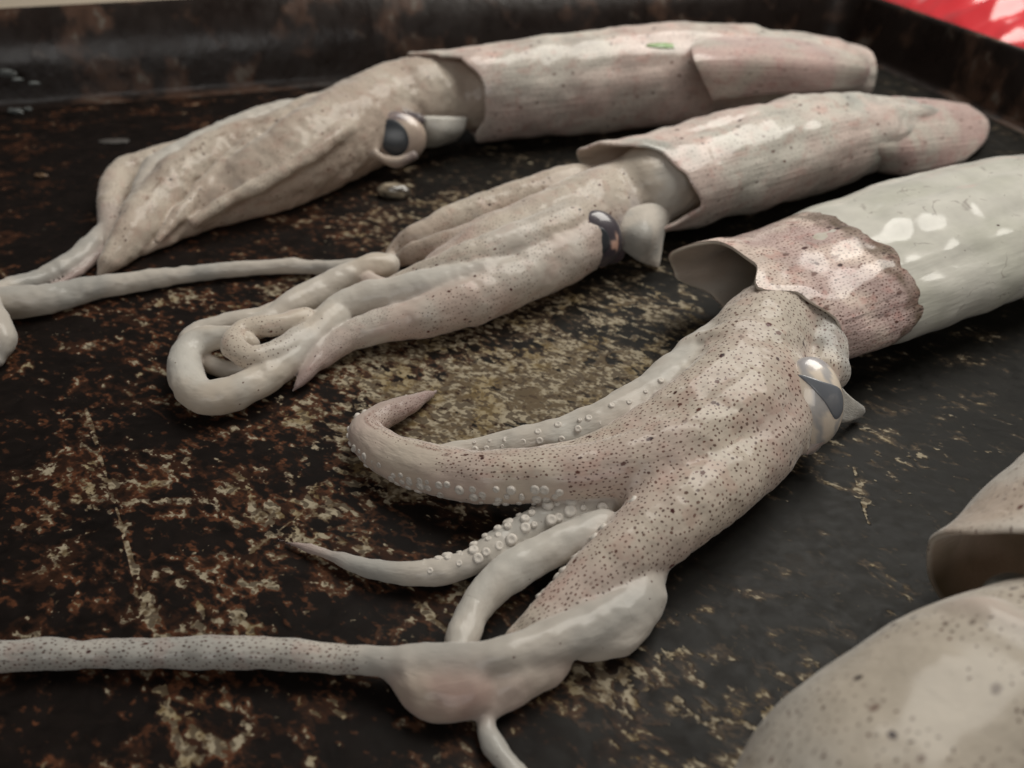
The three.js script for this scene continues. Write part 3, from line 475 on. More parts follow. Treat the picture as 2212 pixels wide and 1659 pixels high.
// ---------------------------------------------------------------- the large squid in the middle of the picture
{
  const base = [40, 0, -125], sq = thing('squid', 'large squid in the centre with finely speckled arms and one arm curled into a hook', 'squid', base, 'raw squid on the tray');
  const chains = [
    { pts: [[79.5, 14, -162.9, 8.5], [67.1, 15, -151.4, 8.7], [59.1, 13.5, -143.2, 8.2], [54.7, 12, -136.5, 7.6]], k: 1.4, tex: 1, a: WHITE, b: YELLOW, f: 5, o: 3 },
    { pts: [[61.8, 16.5, -135.5, 3.9], [64.1, 13.5, -131.6, 4.3]], k: 2, tex: 1, a: WHITE, b: CREAM },
    { pts: [[52.3, 12.5, -133.1, 9], [48.1, 12, -127.3, 9.8], [43, 10.5, -117.7, 10.3], [37.5, 9, -107, 9.2], [30.4, 8, -99, 7.9], [22.5, 7, -92.3, 6.1]], k: 2.8 },
    { pts: [[47.9, 9, -108.9, 6.7], [42.7, 9, -101.5, 6.6], [36.4, 9, -94.6, 6], [28.3, 8.6, -87.8, 6.2], [21.1, 7, -82.3, 5.9], [13.5, 5.2, -76.1, 5], [6, 3.8, -70, 3.5], [0.9, 3, -66.7, 2.1]], k: 2.2, a: PINK, b: CREAM },
    { pts: [[46.9, 13, -114.7, 6.8], [39.8, 13.8, -106.3, 6.4], [33, 13.5, -100.5, 5.6], [23.8, 12.5, -95.3, 4.7], [14.6, 10.8, -93.3, 4.5], [6.4, 9.5, -93.2, 4.6], [-5.1, 7.6, -95.1, 4.5], [-14.8, 6, -98.8, 4.1], [-22.8, 5, -104.1, 3.8], [-27.1, 4.5, -109.7, 3.2], [-25.5, 4, -114.2, 2.8], [-20.9, 3, -119.2, 2.2], [-17.7, 2, -123.4, 1.2], [-15.1, 1, -126.9, 0.3]], k: 2.2, a: PINK, b: CREAM, lines: [[35, 0.4, 0.35, 0.9], [62, 0.35, 0.4, 0.92], [88, 0.4, 0.3, 0.92], [10, 0.3, 0.5, 0.85]], tip: MAUVE },
    { pts: [[41.1, 11, -125.6, 6.7], [32.4, 11, -117.6, 5.7], [23.9, 10, -111, 4.9], [14.3, 8.6, -106.2, 4.1], [3.6, 6.5, -104.5, 3.3], [-6.3, 5, -104.1, 2.5], [-14.6, 4, -103.9, 1.5]], k: 0.9, tex: 1, a: PALE, b: WHITE },
    { pts: [[14.7, 5, -90, 3.6], [5.6, 4.5, -87.4, 3.3], [-1.9, 3.8, -83.2, 2.8], [-7.6, 3, -80, 2.2], [-14.7, 2.6, -78.7, 1.9], [-22.2, 2.2, -80.1, 1.4], [-30.2, 1.5, -83.7, 0.9], [-38.6, 0.8, -87.2, 0.2]], k: 0.7, tex: 1, a: PALE, b: GREY, tip: MAUVE },
    { pts: [[14.2, 6, -85.1, 3.1], [5.3, 5.5, -80.8, 3], [-1.1, 4.5, -76.7, 2.9], [-5.2, 3.6, -71.9, 2.7], [-7, 3.2, -66.7, 2.5], [-7.4, 3, -62.4, 2.2]], k: 0.6, tex: 1, a: WHITE, b: PALE },
    { pts: [[20.8, 4, -78, 3.2], [17.9, 4.5, -72, 3.5], [12.1, 5.2, -67.9, 3.3], [4.7, 5.8, -64, 2.9], [-3.5, 6, -61.5, 2.6], [-12.9, 5, -61.8, 2.3], [-22.1, 3.6, -63.1, 1.9], [-31.4, 3.2, -64.3, 2.3], [-40.6, 3.2, -64.6, 2.5], [-52.4, 2.8, -64.8, 2.1], [-65.4, 2.6, -64.6, 2.1], [-79.4, 2.6, -64.1, 2.1]], k: 0.7, a: PALE, b: GREY, f: 16 },
    { pts: [[19.6, 3.5, -73.6, 3.3], [15.8, 3, -67.6, 3], [10.7, 3, -65.7, 2.5]], k: 1.4, tex: 1, a: PALE, b: CREAM },
    { pts: [[-15.7, 2.5, -61.6, 2], [-11, 3, -58.9, 3.7], [-6, 3, -59.1, 4.2], [-3.5, 3, -60.6, 3.5]], k: 0.8, tex: 1, a: [0.52, 0.36, 0.31], b: TAN, o: 5, f: 6 },
    { pts: [[-14.2, 4.4, -61.1, 0.9], [-9.6, 5.4, -59.7, 1.1], [-4.1, 5.8, -59.8, 1]], k: 1, tex: 1, a: PINK, b: TAN, f: 5 },
    { pts: [[-12.4, 3.4, -57.7, 1], [-7.9, 3.6, -55.9, 1.1], [-4, 3.6, -56.7, 0.9]], k: 1, tex: 1, a: [0.5, 0.34, 0.3], b: TAN, f: 5 },
    { pts: [[-2.5, 2.2, -57.4, 1.9], [-0.4, 3, -60.3, 3.5], [4.1, 3, -62.4, 3.2], [6.1, 2.5, -63.4, 2.3]], k: 0.8, tex: 1, a: PINK, b: CREAM },
    { pts: [[46.9, 14, -122.1, 6.6], [38.5, 15.4, -112.9, 5.5], [30.7, 15, -106.1, 4.5], [23.1, 13.4, -101.8, 3.6], [15.9, 11, -99, 2.9], [8.9, 9.4, -97.7, 2.4], [-0.5, 8, -97.9, 2.1], [-10.1, 6.6, -100.5, 1.8], [-18, 5, -105.3, 1.2]], k: 1.6, a: PINK, b: CREAM },
    { pts: [[57.8, 13, -133.2, 5.6], [60.7, 12.5, -127.4, 4.5], [59.8, 11.5, -119.6, 4]], k: 2, a: CREAM, b: GREY },
    { pts: [[54, 9, -118.5, 5.4], [53.9, 8, -110.1, 4.4], [53.3, 5, -107.8, 3.2]], k: 2, a: CREAM, b: GREY },
    { pts: [[51.2, 16, -122, 1.4], [49.4, 15.6, -114, 1.4], [48.4, 14, -108, 1.4], [49, 11, -104.3, 1.3], [50.9, 7, -103, 1.2]], k: 1.6 },
    { pts: [[33.1, 14.5, -123.2, 1.1], [38.2, 18.4, -121.5, 1.2], [44.2, 20, -121.3, 1.2], [48.6, 19.4, -119.4, 1]], k: 2.4 },
    { pts: [[59.7, 12.6, -119.6, 0.6], [58.8, 12, -111.9, 0.6], [57.6, 10, -107.7, 0.6], [55.5, 7, -105.2, 0.7], [52.5, 5, -103.9, 0.7]], k: 0.8, tex: 1, a: PINK, b: MAUVE },
    { pts: [[-3.5, 1.6, -56.7, 1.4], [-3.3, 1.4, -53.9, 1.3], [-1.8, 1.4, -51.2, 1.5], [0.2, 1.4, -48.6, 1.6], [2.5, 1.4, -45.7, 1.5]], k: 0.5, tex: 1, a: GREY, b: PALE },
  ];
  const pick = (c, k, id) => { if (c.tex) return 1; const a = k.a * 180 / Math.PI, f = k.s / c.q[c.q.length - 1].s; if (id === 4 && f > 0.42) return a < -52 || (f > 0.62 && a < 5) ? 1 : 0; if (id === 8) return f < 0.45 ? 1 : 0; return 0; };
  part('body', softBody({ chains, cell: CELL, base, color: bodyColor, pick }), [M.dotted, M.plain], sq);
  suckers(sq, base, chains[4], 0.42, 0.93, 30, [-122, -98, -80], 0.8, 21); suckers(sq, base, chains[5], 0.25, 0.9, 13, [-75, -45, -15], 0.8, 22); suckers(sq, base, chains[6], 0.02, 0.55, 14, [-30, 8, 40], 1.05, 23); suckers(sq, base, chains[3], 0.3, 0.95, 14, [60, 84], 0.95, 24); suckers(sq, base, chains[10], 0.1, 0.95, 9, [-70, -60], 1.1, 25);
  // mantle
  const axis = [[55, 11.6, -143.5, 20.5, 11.6, 11.3], [72, 12, -153, 22, 12.4, 11.7], [95, 12.4, -166, 23.5, 13.2, 12.1], [120, 12.6, -179, 23, 13.2, 12.3], [145, 12, -192, 18, 12, 11.6], [165, 8, -203, 10, 7, 7.6], [178, 4, -210, 1, 1, 1]];
  const rim = [[0, -7], [18, -12], [32, -5], [60, -1], [90, 0], [130, 2], [180, 6], [230, 0], [262, -8], [295, -11], [330, -6]];
  const skinEdge = (deg, L) => { void L; return 19 - 5 * Math.cos((deg + 20) / 57.3) * -1 + 2 * noise2(deg / 13, 3, 5) + 0.8 * noise2(deg / 4.5, 8, 6) + 0.4 * noise2(deg / 1.7, 2, 4); };
  const color = (p, k) => k.inside ? blend(p, PALE, TAN, 14) : mix3(blend(p, [0.61, 0.60, 0.52], [0.71, 0.69, 0.62], 9), CREAM, 1 - smoothstep(k.s, 4, 12));
  const common = { axis, rim, base, amp: 1.1, freq: 11, dents: [[30, 20, 26, 8, -1.1], [48, -8, 30, 7, -1.2], [36, 48, 22, 8, -0.9], [62, 30, 26, 9, -1.2], [14, 70, 10, 12, -0.8], [80, 62, 30, 10, -1]], thick: 1.7, flare: [[0, 0.05], [60, 0.02], [90, -0.03], [180, 0], [270, 0.1], [320, 0.12]] };
  part('mantle', sleeve({ ...common, color }), [M.bare, M.plain], sq);
  part('skin', sleeve({ ...common, closed: false, rows: 60, edge: skinEdge, raise: 0.25, color: (p, k) => mix3(blend(p, MAUVE, PINK, 8, 2), [0.15, 0.105, 0.07], smoothstep(k.f + 0.06 * noise3(p.x / 3, p.y / 3, p.z / 3), 0.77, 0.85) * (0.7 + 0.4 * noise3(p.x / 2, p.y / 2, p.z / 2))) }), M.mottled, sq, 'pinkish speckled skin with a torn edge');
  // eye, funnel
  const silver = (x, y, z) => { const n = fbm3(x * 2 + 3, y * 2, z * 2, 3), b = smoothstep(Math.sin(x * 9 + y * 2 + 4 * n), -0.9, -0.2); return mix3(mix3([0.46, 0.44, 0.43], [0.80, 0.69, 0.57], b), [0.36, 0.34, 0.35], smoothstep(y + 0.3 * n, 0.68, 0.9)); };
  eye(sq, base, [53.5, 11.8, -109.7], [5.6, 8.2, 4.6], [0.12, 0.5, 0.86], 0.08, silver, [[-0.55, 0.7], [0.1, 0.5], [0.78, 0.2], [0.8, -0.2], [0.4, -0.36], [0.03, 0.06], [-0.3, 0.42]], M.pupilGrey);
  part('funnel', sheet([[[60.2, 11, -120.3], [63.2, 8, -117.7], [68, 3, -118.9]], [[59.9, 8, -116.9], [63.8, 5.5, -116.7], [68.8, 2, -118.9]], [[59.8, 4, -114.9], [62.5, 3, -114.5], [68.1, 1, -118.7]]], 1.4, base, (p) => blend(p, WHITE, GREY, 6)), M.plain, sq, 'white funnel tip');
}

// ---------------------------------------------------------------- the middle squid, arms tangled in loops
{
  const base = [10, 0, -200], sq = thing('squid', 'middle squid whose pale arms lie tangled in loops and rings', 'squid', base, 'raw squid on the tray');
  const chains = [
    { pts: [[50.8, 12.5, -216.6, 9.8], [43, 14, -205.7, 10.9], [36.6, 13.5, -200, 10.8], [32.5, 11, -200.3, 8.8]], k: 1.6, tex: 1, a: WHITE, b: CREAM },
    { pts: [[29.3, 10, -199.6, 10.5], [18.5, 10, -188.2, 10.8], [8.6, 9, -179.2, 10.7], [-2.9, 8, -171.4, 9.9], [-12.8, 6.5, -165.4, 7.7], [-20.8, 5, -161, 4.9]], k: 2 },
    { pts: [[24.6, 12, -204.1, 5.6], [16.2, 12.5, -201.4, 6], [2.9, 11.6, -195.4, 5.5], [-11.6, 9.6, -189, 4.9], [-22, 7.6, -183, 4], [-28.9, 5, -181.2, 2.4], [-31, 4, -178.8, 1.5], [-28.7, 4.6, -174.8, 1.4], [-24.7, 6, -173.2, 1.4]], k: 0.5, a: TAN, b: CREAM },
    { pts: [[16.2, 12, -192.3, 5.3], [8.6, 13.6, -183.3, 5.4], [-2.9, 12.8, -175.9, 4.5], [-14.2, 10.8, -172.5, 3.6], [-23.5, 8, -173.7, 2.5], [-27.4, 6, -174.1, 1.4]], k: 0.45, a: TAN, b: PINK },
    { pts: [[21.8, 12, -186.7, 5.9], [15.2, 13.6, -177.6, 6.1], [2.6, 13.4, -167, 5.4], [-9.2, 12.2, -161.3, 4.6], [-16.7, 10, -159.8, 3.7], [-23.2, 8, -159.9, 2.7], [-30.5, 7, -157, 1.7]], k: 0.5, a: CREAM, b: PALE },
    { pts: [[18.7, 10, -175.3, 6.8], [9.3, 9, -166.3, 6.8], [0.4, 8, -159.7, 6.4], [-8, 7, -153.7, 6.1], [-18.1, 6, -147.7, 4.9], [-28, 5, -144.6, 3.9], [-34.7, 4.5, -141.7, 3.2], [-39.7, 3.5, -135.6, 2.3], [-42.6, 2.5, -129.8, 1.3], [-45, 1, -125.8, 0.3]], k: 0.9, a: PINK, b: PALE, tip: MAUVE, lines: [[62, 0.4, 0.2, 0.95, [0.24, 0.14, 0.12]], [75, 0.3, 0.3, 0.8]] },
    { pts: [[2.6, 10, -163.6, 3.9], [-5.9, 10.8, -157.8, 3.8], [-15.2, 10, -154.6, 3.8], [-25.6, 8.5, -153, 3.9], [-34.8, 7.5, -151.1, 3.4], [-40.5, 6.5, -146.5, 2.9], [-41.3, 5, -139.7, 2.2], [-41.7, 3.5, -133.3, 1.6], [-43.3, 2, -128.4, 0.9], [-44.9, 1, -126.2, 0.3]], k: 0.6, tex: 1, a: WHITE, b: PALE, tip: MAUVE },
    { pts: [[-29.4, 8, -166.1, 2.7], [-33.5, 8.5, -164.5, 3.2], [-41.4, 7.5, -158.9, 3.2], [-48.5, 6.5, -151.4, 3.3], [-53.3, 6, -144.9, 2.9], [-57.4, 6, -141.2, 2.5]], k: 0.5, tex: 1, a: PALE, b: CREAM },
    { pts: [[-39.5, 5.5, -146.6, 4.1], [-44.7, 4.6, -136.8, 3.7], [-49.8, 4.2, -127.5, 3.5], [-54.9, 4.2, -122.1, 3.4], [-60.3, 4.2, -120.6, 3.4], [-65.6, 4.4, -126.8, 3.5], [-68, 5, -134, 3.2], [-65.2, 6, -137.7, 2.8], [-59.5, 7, -137.4, 2.4], [-54.5, 7, -135, 2.1]], k: 0.4, tex: 1, a: CREAM, b: WHITE },
    { pts: [[-44.9, 7, -144.3, 2.8], [-50.8, 8, -140.5, 2.4], [-56.9, 8.4, -137.6, 2.2], [-56.9, 8.4, -132, 2.4], [-52.6, 8, -128.7, 2.5], [-47.7, 7, -132.9, 2.7], [-44, 6, -139.5, 2.8]], k: 0.4, a: CREAM, b: PALE },
    { pts: [[-68.6, 3, -135.2, 2.5], [-69.3, 3.4, -142.4, 2.8], [-64.2, 4, -146.1, 2.6], [-56.7, 4, -148.9, 2.7], [-49, 4, -156.8, 2.7]], k: 0.4, tex: 1, a: PALE, b: CREAM },
    { pts: [[-66.8, 2, -136.6, 1.9], [-59.8, 2, -132.7, 1.9], [-51.8, 2, -132.1, 1.9]], k: 0.4, tex: 1, a: PALE, b: PINK },
    { pts: [[-26.9, 7, -153.9, 3.2], [-32.9, 7.5, -159.3, 2.4], [-34.5, 7, -162.3, 1.6]], k: 0.6, tex: 1, a: PALE, b: PINK },
    { pts: [[14, 5, -178.7, 2.8], [19.7, 5.5, -177, 3.5], [25.7, 5, -178.7, 3.1]], k: 1.2, tex: 1, a: [0.06, 0.045, 0.055], b: [0.10, 0.07, 0.085], f: 6 },
    { pts: [[17.9, 6.5, -174.2, 1.4], [15.4, 9.5, -177.5, 1.4], [18.2, 12.6, -182.7, 1.4], [22.8, 13.6, -185.5, 1.5], [26.7, 11.6, -182.2, 1.6], [27, 9, -177.2, 1.4]], k: 1.6, tex: 1, a: [0.26, 0.22, 0.24], b: [0.40, 0.35, 0.34], f: 5 },
    { pts: [[25, 13.5, -193.2, 4.1], [28.5, 12, -188.1, 4.3]], k: 3, tex: 1, a: [0.42, 0.38, 0.40], b: CREAM, f: 5 },
    { pts: [[-30.7, 4, -173.3, 2.3], [-42.8, 2.4, -175.5, 2], [-59.4, 2.1, -176.2, 2], [-76.1, 2.2, -173.5, 2.1], [-91.4, 2.6, -168.2, 2.4], [-102.6, 3, -163.1, 2.9], [-109.1, 3.6, -158.5, 3.6], [-116.5, 3.8, -156.1, 3.9], [-125, 3.6, -153.8, 3.6]], k: 0.5, tex: 1, a: GREY, b: PALE },
  ];
  part('body', softBody({ chains, cell: CELL, base, color: bodyColor }), [M.fine, M.plain], sq);
  suckers(sq, base, chains[5], 0.35, 0.75, 9, [70], 0.6, 31);
  const axis = [[36.7, 13.5, -201.3], [50.5, 14, -208.9], [67.9, 14.6, -217.5], [90, 14.5, -229.3], [114.4, 12, -245.2], [140.7, 8, -263], [159.1, 4, -276.3]].map((p, i) => [...p, ...[[16, 12, 13.2], [17, 12.8, 13.6], [17, 13.4, 14.2], [15.5, 14, 14], [12, 11, 11.6], [6.5, 6, 7.6], [0.8, 0.8, 0.8]][i]]);
  const rim = [[0, -6], [25, -1], [60, 2], [95, 5], [118, -6], [128, 2], [180, 6], [230, 0], [270, -10], [310, -14], [335, -11]];
  const color = (p, k) => k.inside ? blend(p, CREAM, TAN, 12) : mix3(blend(p, [0.70, 0.57, 0.51], [0.66, 0.62, 0.55], 12, 4), [0.52, 0.51, 0.46], smoothstep(fbm3(p.x / 9, p.y / 6, p.z / 9, 3), 0, 0.4) * (1 - smoothstep(Math.abs(k.deg), 20, 60)));
  part('mantle', sleeve({ axis, rim, base, amp: 1.5, freq: 9, dents: [[28, 4, 24, 9, -1.2], [62, 24, 22, 12, -1.1], [40, 56, 18, 11, -0.8], [92, 8, 24, 12, -1.4], [104, 52, 20, 14, -1.2]], color, thick: 1.8, flare: [[0, 0.04], [90, 0.02], [180, 0], [280, 0.14]] }), [M.soft, M.plain], sq);
  part('fin', sheet([[[80.1, 24, -230.8], [106.8, 22, -247.7], [134.6, 17, -262.6], [159.3, 10, -277.7]], [[86.7, 24, -217.2], [110, 19, -234.7], [140.9, 13, -256.5], [165.9, 6, -274.3]], [[103.1, 16, -220.9], [119.5, 12, -232.2], [139.8, 8, -246.8], [161.6, 3, -263.6]], [[114, 3, -234.9], [121.7, 3, -232.7], [133.9, 2, -238.8], [148.4, 1, -249]]], 1.8, base, (p) => blend(p, [0.60, 0.43, 0.39], [0.62, 0.56, 0.49], 10, 1)), M.soft, sq);
  const dark = (x, y, z) => { const n = fbm3(x * 3, y * 3, z * 3, 2); return mix3([0.05, 0.04, 0.05], [0.55, 0.34, 0.26], smoothstep(0.5 * n + 0.3 * (1 - smoothstep(Math.abs(x + 0.6), 0.06, 0.2)) + 0.26 * (1 - smoothstep(Math.hypot(x - 0.55, y + 0.3), 0.08, 0.2)) - 0.3 * smoothstep(y, 0.15, 0.45), 0.16, 0.26)); };
  eye(sq, base, [20.5, 11.4, -173.3], [6.4, 7, 4], [0.1, 0.45, 0.89], 0.15, dark, [[-0.28, 0.4], [0.2, 0.35], [0.4, -0.1], [0.1, -0.5], [-0.35, -0.3]], M.pupilDark);
  part('funnel', sheet([[[28.8, 14, -184.6], [35.1, 14, -187.9], [44.1, 9, -195.9]], [[26.7, 11, -178.3], [32.3, 11.5, -174.3], [40.2, 6, -188.8]], [[27.8, 6.5, -177.1], [31.9, 4, -175.9], [37.8, 0.8, -178.6]]], 1.3, base, (p) => blend(p, PALE, GREY, 6)), M.membrane, sq, 'white funnel flap');
}

// ---------------------------------------------------------------- the squid at the far side of the tray
{
  const base = [0, 0, -300], sq = thing('squid', 'hindmost squid along the far wall with round black pupil in a pale eye', 'squid', base, 'raw squid on the tray');
  const chains = [
    { pts: [[-10.4, 15, -272.4, 11.3], [-20.6, 15, -272.4, 12], [-30.4, 15, -267.5, 12.4]], k: 2, tex: 1, a: CREAM, b: TAN, f: 8 },
    { pts: [[-23, 15, -272.4, 11.7], [-32, 15, -267.5, 13], [-40.6, 14, -261.2, 13.7], [-49.1, 13, -246.6, 13.7], [-59.1, 12, -229.6, 12.5], [-70.3, 9.5, -217.1, 9.9], [-80.7, 6.5, -208.9, 6.5], [-88.9, 4.4, -200.5, 4.3], [-95.3, 2.8, -192, 2.2]], k: 2.5, a: TAN, b: CREAM },
    { pts: [[-46.2, 15, -258.1, 7.5], [-58.9, 16, -246.4, 7.8], [-71.1, 14.5, -235.5, 7], [-83.5, 12, -227.7, 7.6], [-92.9, 9.5, -216.5, 7.7], [-98.1, 7, -203.2, 6.7], [-99.8, 5, -187.6, 4.9], [-102, 2.8, -177.9, 2.6], [-103.9, 1, -174.6, 0.6]], k: 1, a: CREAM, b: TAN, lines: [[-72, 0.7, 0.05, 0.7, [0.22, 0.14, 0.09]], [-20, 0.4, 0.1, 0.8, [0.30, 0.20, 0.14]]] },
    { pts: [[-59.2, 13, -261.9, 4.6], [-71.5, 13, -255.2, 5.7], [-82.6, 12, -245.2, 6.1], [-93.9, 10, -232.9, 5.9], [-102.6, 9, -221.1, 4.9], [-102.6, 8, -204, 3.3], [-99.2, 6, -188.3, 2.2]], k: 0.8, tex: 1, a: WHITE, b: PALE },
    { pts: [[-98.6, 8, -242, 4.1], [-109.4, 7.5, -231.1, 4.2], [-115.8, 6.5, -224.3, 4.6], [-114.2, 5, -212.2, 4.3], [-110.2, 4, -197.9, 3], [-105.4, 3, -186.3, 1.7]], k: 0.8, a: PINK, b: CREAM },
    { pts: [[-54.8, 6, -231.9, 5.7], [-65.8, 5, -217.1, 5.4], [-77.1, 4, -208.2, 4.2], [-86.4, 3.4, -199.7, 3.3], [-92.5, 2.6, -191, 1.7], [-97, 1.4, -185.4, 0.5]], k: 0.9, a: TAN, b: PINK },
    { pts: [[-110.8, 4, -202.2, 2.6], [-110.2, 3, -187.6, 2.7], [-112.7, 2.8, -175.5, 2.7], [-117.9, 2.8, -166.9, 2.5], [-120.5, 4.5, -160.2, 2.4], [-118.7, 6.5, -153.1, 2.5], [-112.7, 6.5, -145, 2.8], [-109.6, 4.5, -139.9, 2.8], [-109.4, 2, -136.1, 1.2]], k: 0.5, tex: 1, a: GREY, b: PALE },
    { pts: [[-50.5, 19, -259.6, 2.3], [-63.1, 20, -241.7, 2.4], [-74.3, 16.6, -227.4, 2.4], [-82.7, 12.6, -211.7, 2.3], [-88.1, 8.6, -197.3, 2], [-92.2, 5, -185, 1.2]], k: 1.6, a: CREAM, b: TAN, f: 6 },
    { pts: [[-40.3, 20, -251.8, 2], [-51.2, 18.4, -221.8, 2.1], [-63.8, 13.6, -209.2, 2.1], [-76.5, 9.4, -200.9, 1.8], [-85.1, 6, -193.7, 1.2]], k: 1.6, a: TAN, b: CREAM, f: 6 },
    { pts: [[-43.5, 15.2, -245.7, 1.7], [-37.3, 16.6, -248.4, 1.9], [-29.2, 15.4, -246.8, 1.6]], k: 1.5, tex: 1, a: [0.12, 0.10, 0.115], b: [0.22, 0.18, 0.18], f: 4 },
    { pts: [[-44.1, 12.6, -237.5, 1.4], [-40.7, 9.8, -231.2, 1.4], [-35.1, 8, -230.6, 1.4], [-30.2, 9, -232.5, 1.1]], k: 1.8, tex: 1, a: [0.34, 0.27, 0.25], b: TAN, f: 5 },
    { pts: [[-107.2, 2, -185.6, 1.2], [-110.5, 1.4, -172.1, 1], [-113.9, 1.2, -166.8, 0.8]], k: 0.5, tex: 1, a: MAUVE, b: PINK },
  ];
  part('body', softBody({ chains, cell: CELL * 1.3, base, amp: 0.5, freq: 5, color: bodyColor }), [M.fine, M.plain], sq);
  const axis = [[-18.8, 16, -267.7], [-0.9, 16.5, -272.1], [27.9, 17, -279.6], [61.3, 17, -287.7], [89.5, 16, -294.6], [111.4, 13.4, -304.3], [130.6, 10.6, -311.7]].map((p, i) => [...p, ...[[15, 14.5, 15.4], [16, 15.5, 16], [17, 16.5, 16.5], [17.5, 17, 16.5], [16, 15, 15.4], [14.5, 12.5, 13.6], [12.5, 10, 10.6]][i]]);
  const rim = [[0, -5], [20, 2], [60, 7], [100, 7], [130, 4], [180, 6], [240, 0], [300, -16], [335, -14]];
  const color = (p, k) => k.inside ? blend(p, TAN, MAUVE, 12) : mix3(blend(p, [0.70, 0.56, 0.50], [0.66, 0.61, 0.54], 13, 4), [0.42, 0.36, 0.32], smoothstep(fbm3(p.x / 12, p.y / 4, p.z / 5, 3), 0.05, 0.4) * 0.5);
  part('mantle', sleeve({ axis, rim, base, amp: 1.4, freq: 9, dents: [[34, 4, 28, 9, -1.2], [74, 30, 26, 11, -1.1], [50, 58, 20, 11, -0.8], [104, 8, 26, 11, -1.2]], color, thick: 1.8 }), [M.soft, M.plain], sq);
  part('fin', sheet([[[61.7, 31, -282.9], [85.2, 30, -288.2], [107.6, 26, -295.7], [128.1, 20, -297]], [[55, 33, -247.7], [77.9, 30, -258.8], [100.9, 25, -272.9], [131.1, 16, -298.6]], [[63.4, 20, -251.8], [84.2, 18, -262.8], [105.4, 15, -274.9], [134.3, 8, -303.1]]], 1.6, base, (p) => blend(p, [0.62, 0.45, 0.41], [0.62, 0.55, 0.48], 12, 1)), M.soft, sq);
  const gold = (x, y, z) => { const n = fbm3(x * 2, y * 2, z * 2, 2); return mix3(mix3([0.36, 0.28, 0.23], [0.50, 0.40, 0.32], smoothstep(n, -0.2, 0.3)), [0.14, 0.11, 0.12], smoothstep(y + 0.5 * n, 0.55, 0.8)); };
  eye(sq, base, [-36, 11.6, -240.7], [9.4, 8, 4.6], [0.02, 0.35, 0.93], 0, gold, [[-0.45, 0.66], [0.05, 0.66], [0.4, 0.25], [0.42, -0.35], [0.04, -0.68], [-0.36, -0.42], [-0.48, 0.1]], M.pupilDark);
  part('funnel', sheet([[[-27.9, 16, -248.5], [-20.8, 15, -250.6], [-15, 12, -259.4]], [[-28.2, 11, -248], [-21.8, 11, -248], [-16.1, 9, -256.6]], [[-30.7, 4, -253.3], [-24.8, 4, -255.8], [-18.9, 4, -260.9]]], 2.4, base, (p) => blend(p, WHITE, GREY, 9)), M.plain, sq, 'white funnel');
}

// ---------------------------------------------------------------- the squid cut off by the right edge of the picture
{
  const base = [75, 0, -65], sq = thing('squid', 'nearest squid at the lower right with sparse brown flecks, cut off by the picture edge', 'squid', base, 'raw squid on the tray');
  const chains = [
    { pts: [[82.3, 14, -55.3, 10.8], [74, 14, -54.7, 11.5], [64, 13.5, -52.5, 13], [51.9, 13, -46.3, 14.5], [40.7, 12, -39.6, 14.2], [29.8, 10, -33.1, 10.7], [22.8, 8, -28.4, 7.4]], k: 3, a: [0.62, 0.545, 0.45], b: [0.62, 0.575, 0.51], f: 14 },
    { pts: [[52.1, 23, -55.5, 1.8], [53.5, 24.5, -55.2, 1.8], [55.1, 25.5, -52.7, 1.5], [57.9, 25.5, -51.2, 1.3]], k: 2, tex: 1, a: PINK, b: PALE },
    { pts: [[50.6, 24.5, -50.4, 0.9], [51.5, 24.5, -49.7, 1], [52.8, 24.5, -50.5, 0.9]], k: 2, tex: 1, a: PALE, b: PINK },
  ];
  part('body', softBody({ chains, cell: CELL, base, color: bodyColor, amp: 0.35, freq: 12 }), [M.coarse, M.plain], sq);
  const axis = [[69.2, 15, -61.6], [80, 16, -68.6], [93.7, 17, -76.9], [108.4, 17, -84.3], [133.7, 12, -98.1]].map((p, i) => [...p, ...[[16, 14, 14.6], [17.5, 15.5, 15.5], [18.5, 16.5, 16.5], [18, 16, 16.5], [12, 10, 11.5]][i]]);
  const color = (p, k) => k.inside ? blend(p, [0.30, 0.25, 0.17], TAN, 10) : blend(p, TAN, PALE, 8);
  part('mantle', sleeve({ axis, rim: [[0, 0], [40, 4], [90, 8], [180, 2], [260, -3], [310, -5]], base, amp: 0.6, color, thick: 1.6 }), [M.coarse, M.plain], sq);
  const grey = (x, y, z) => mix3([0.10, 0.12, 0.12], [0.3, 0.32, 0.3], smoothstep(fbm3(x * 2, y * 2, z * 2, 2), -0.2, 0.4));
  eye(sq, base, [63.6, 18, -61.2], [4.6, 4.2, 3], [-0.2, 0.9, 0.3], 0, grey, null, null);
}

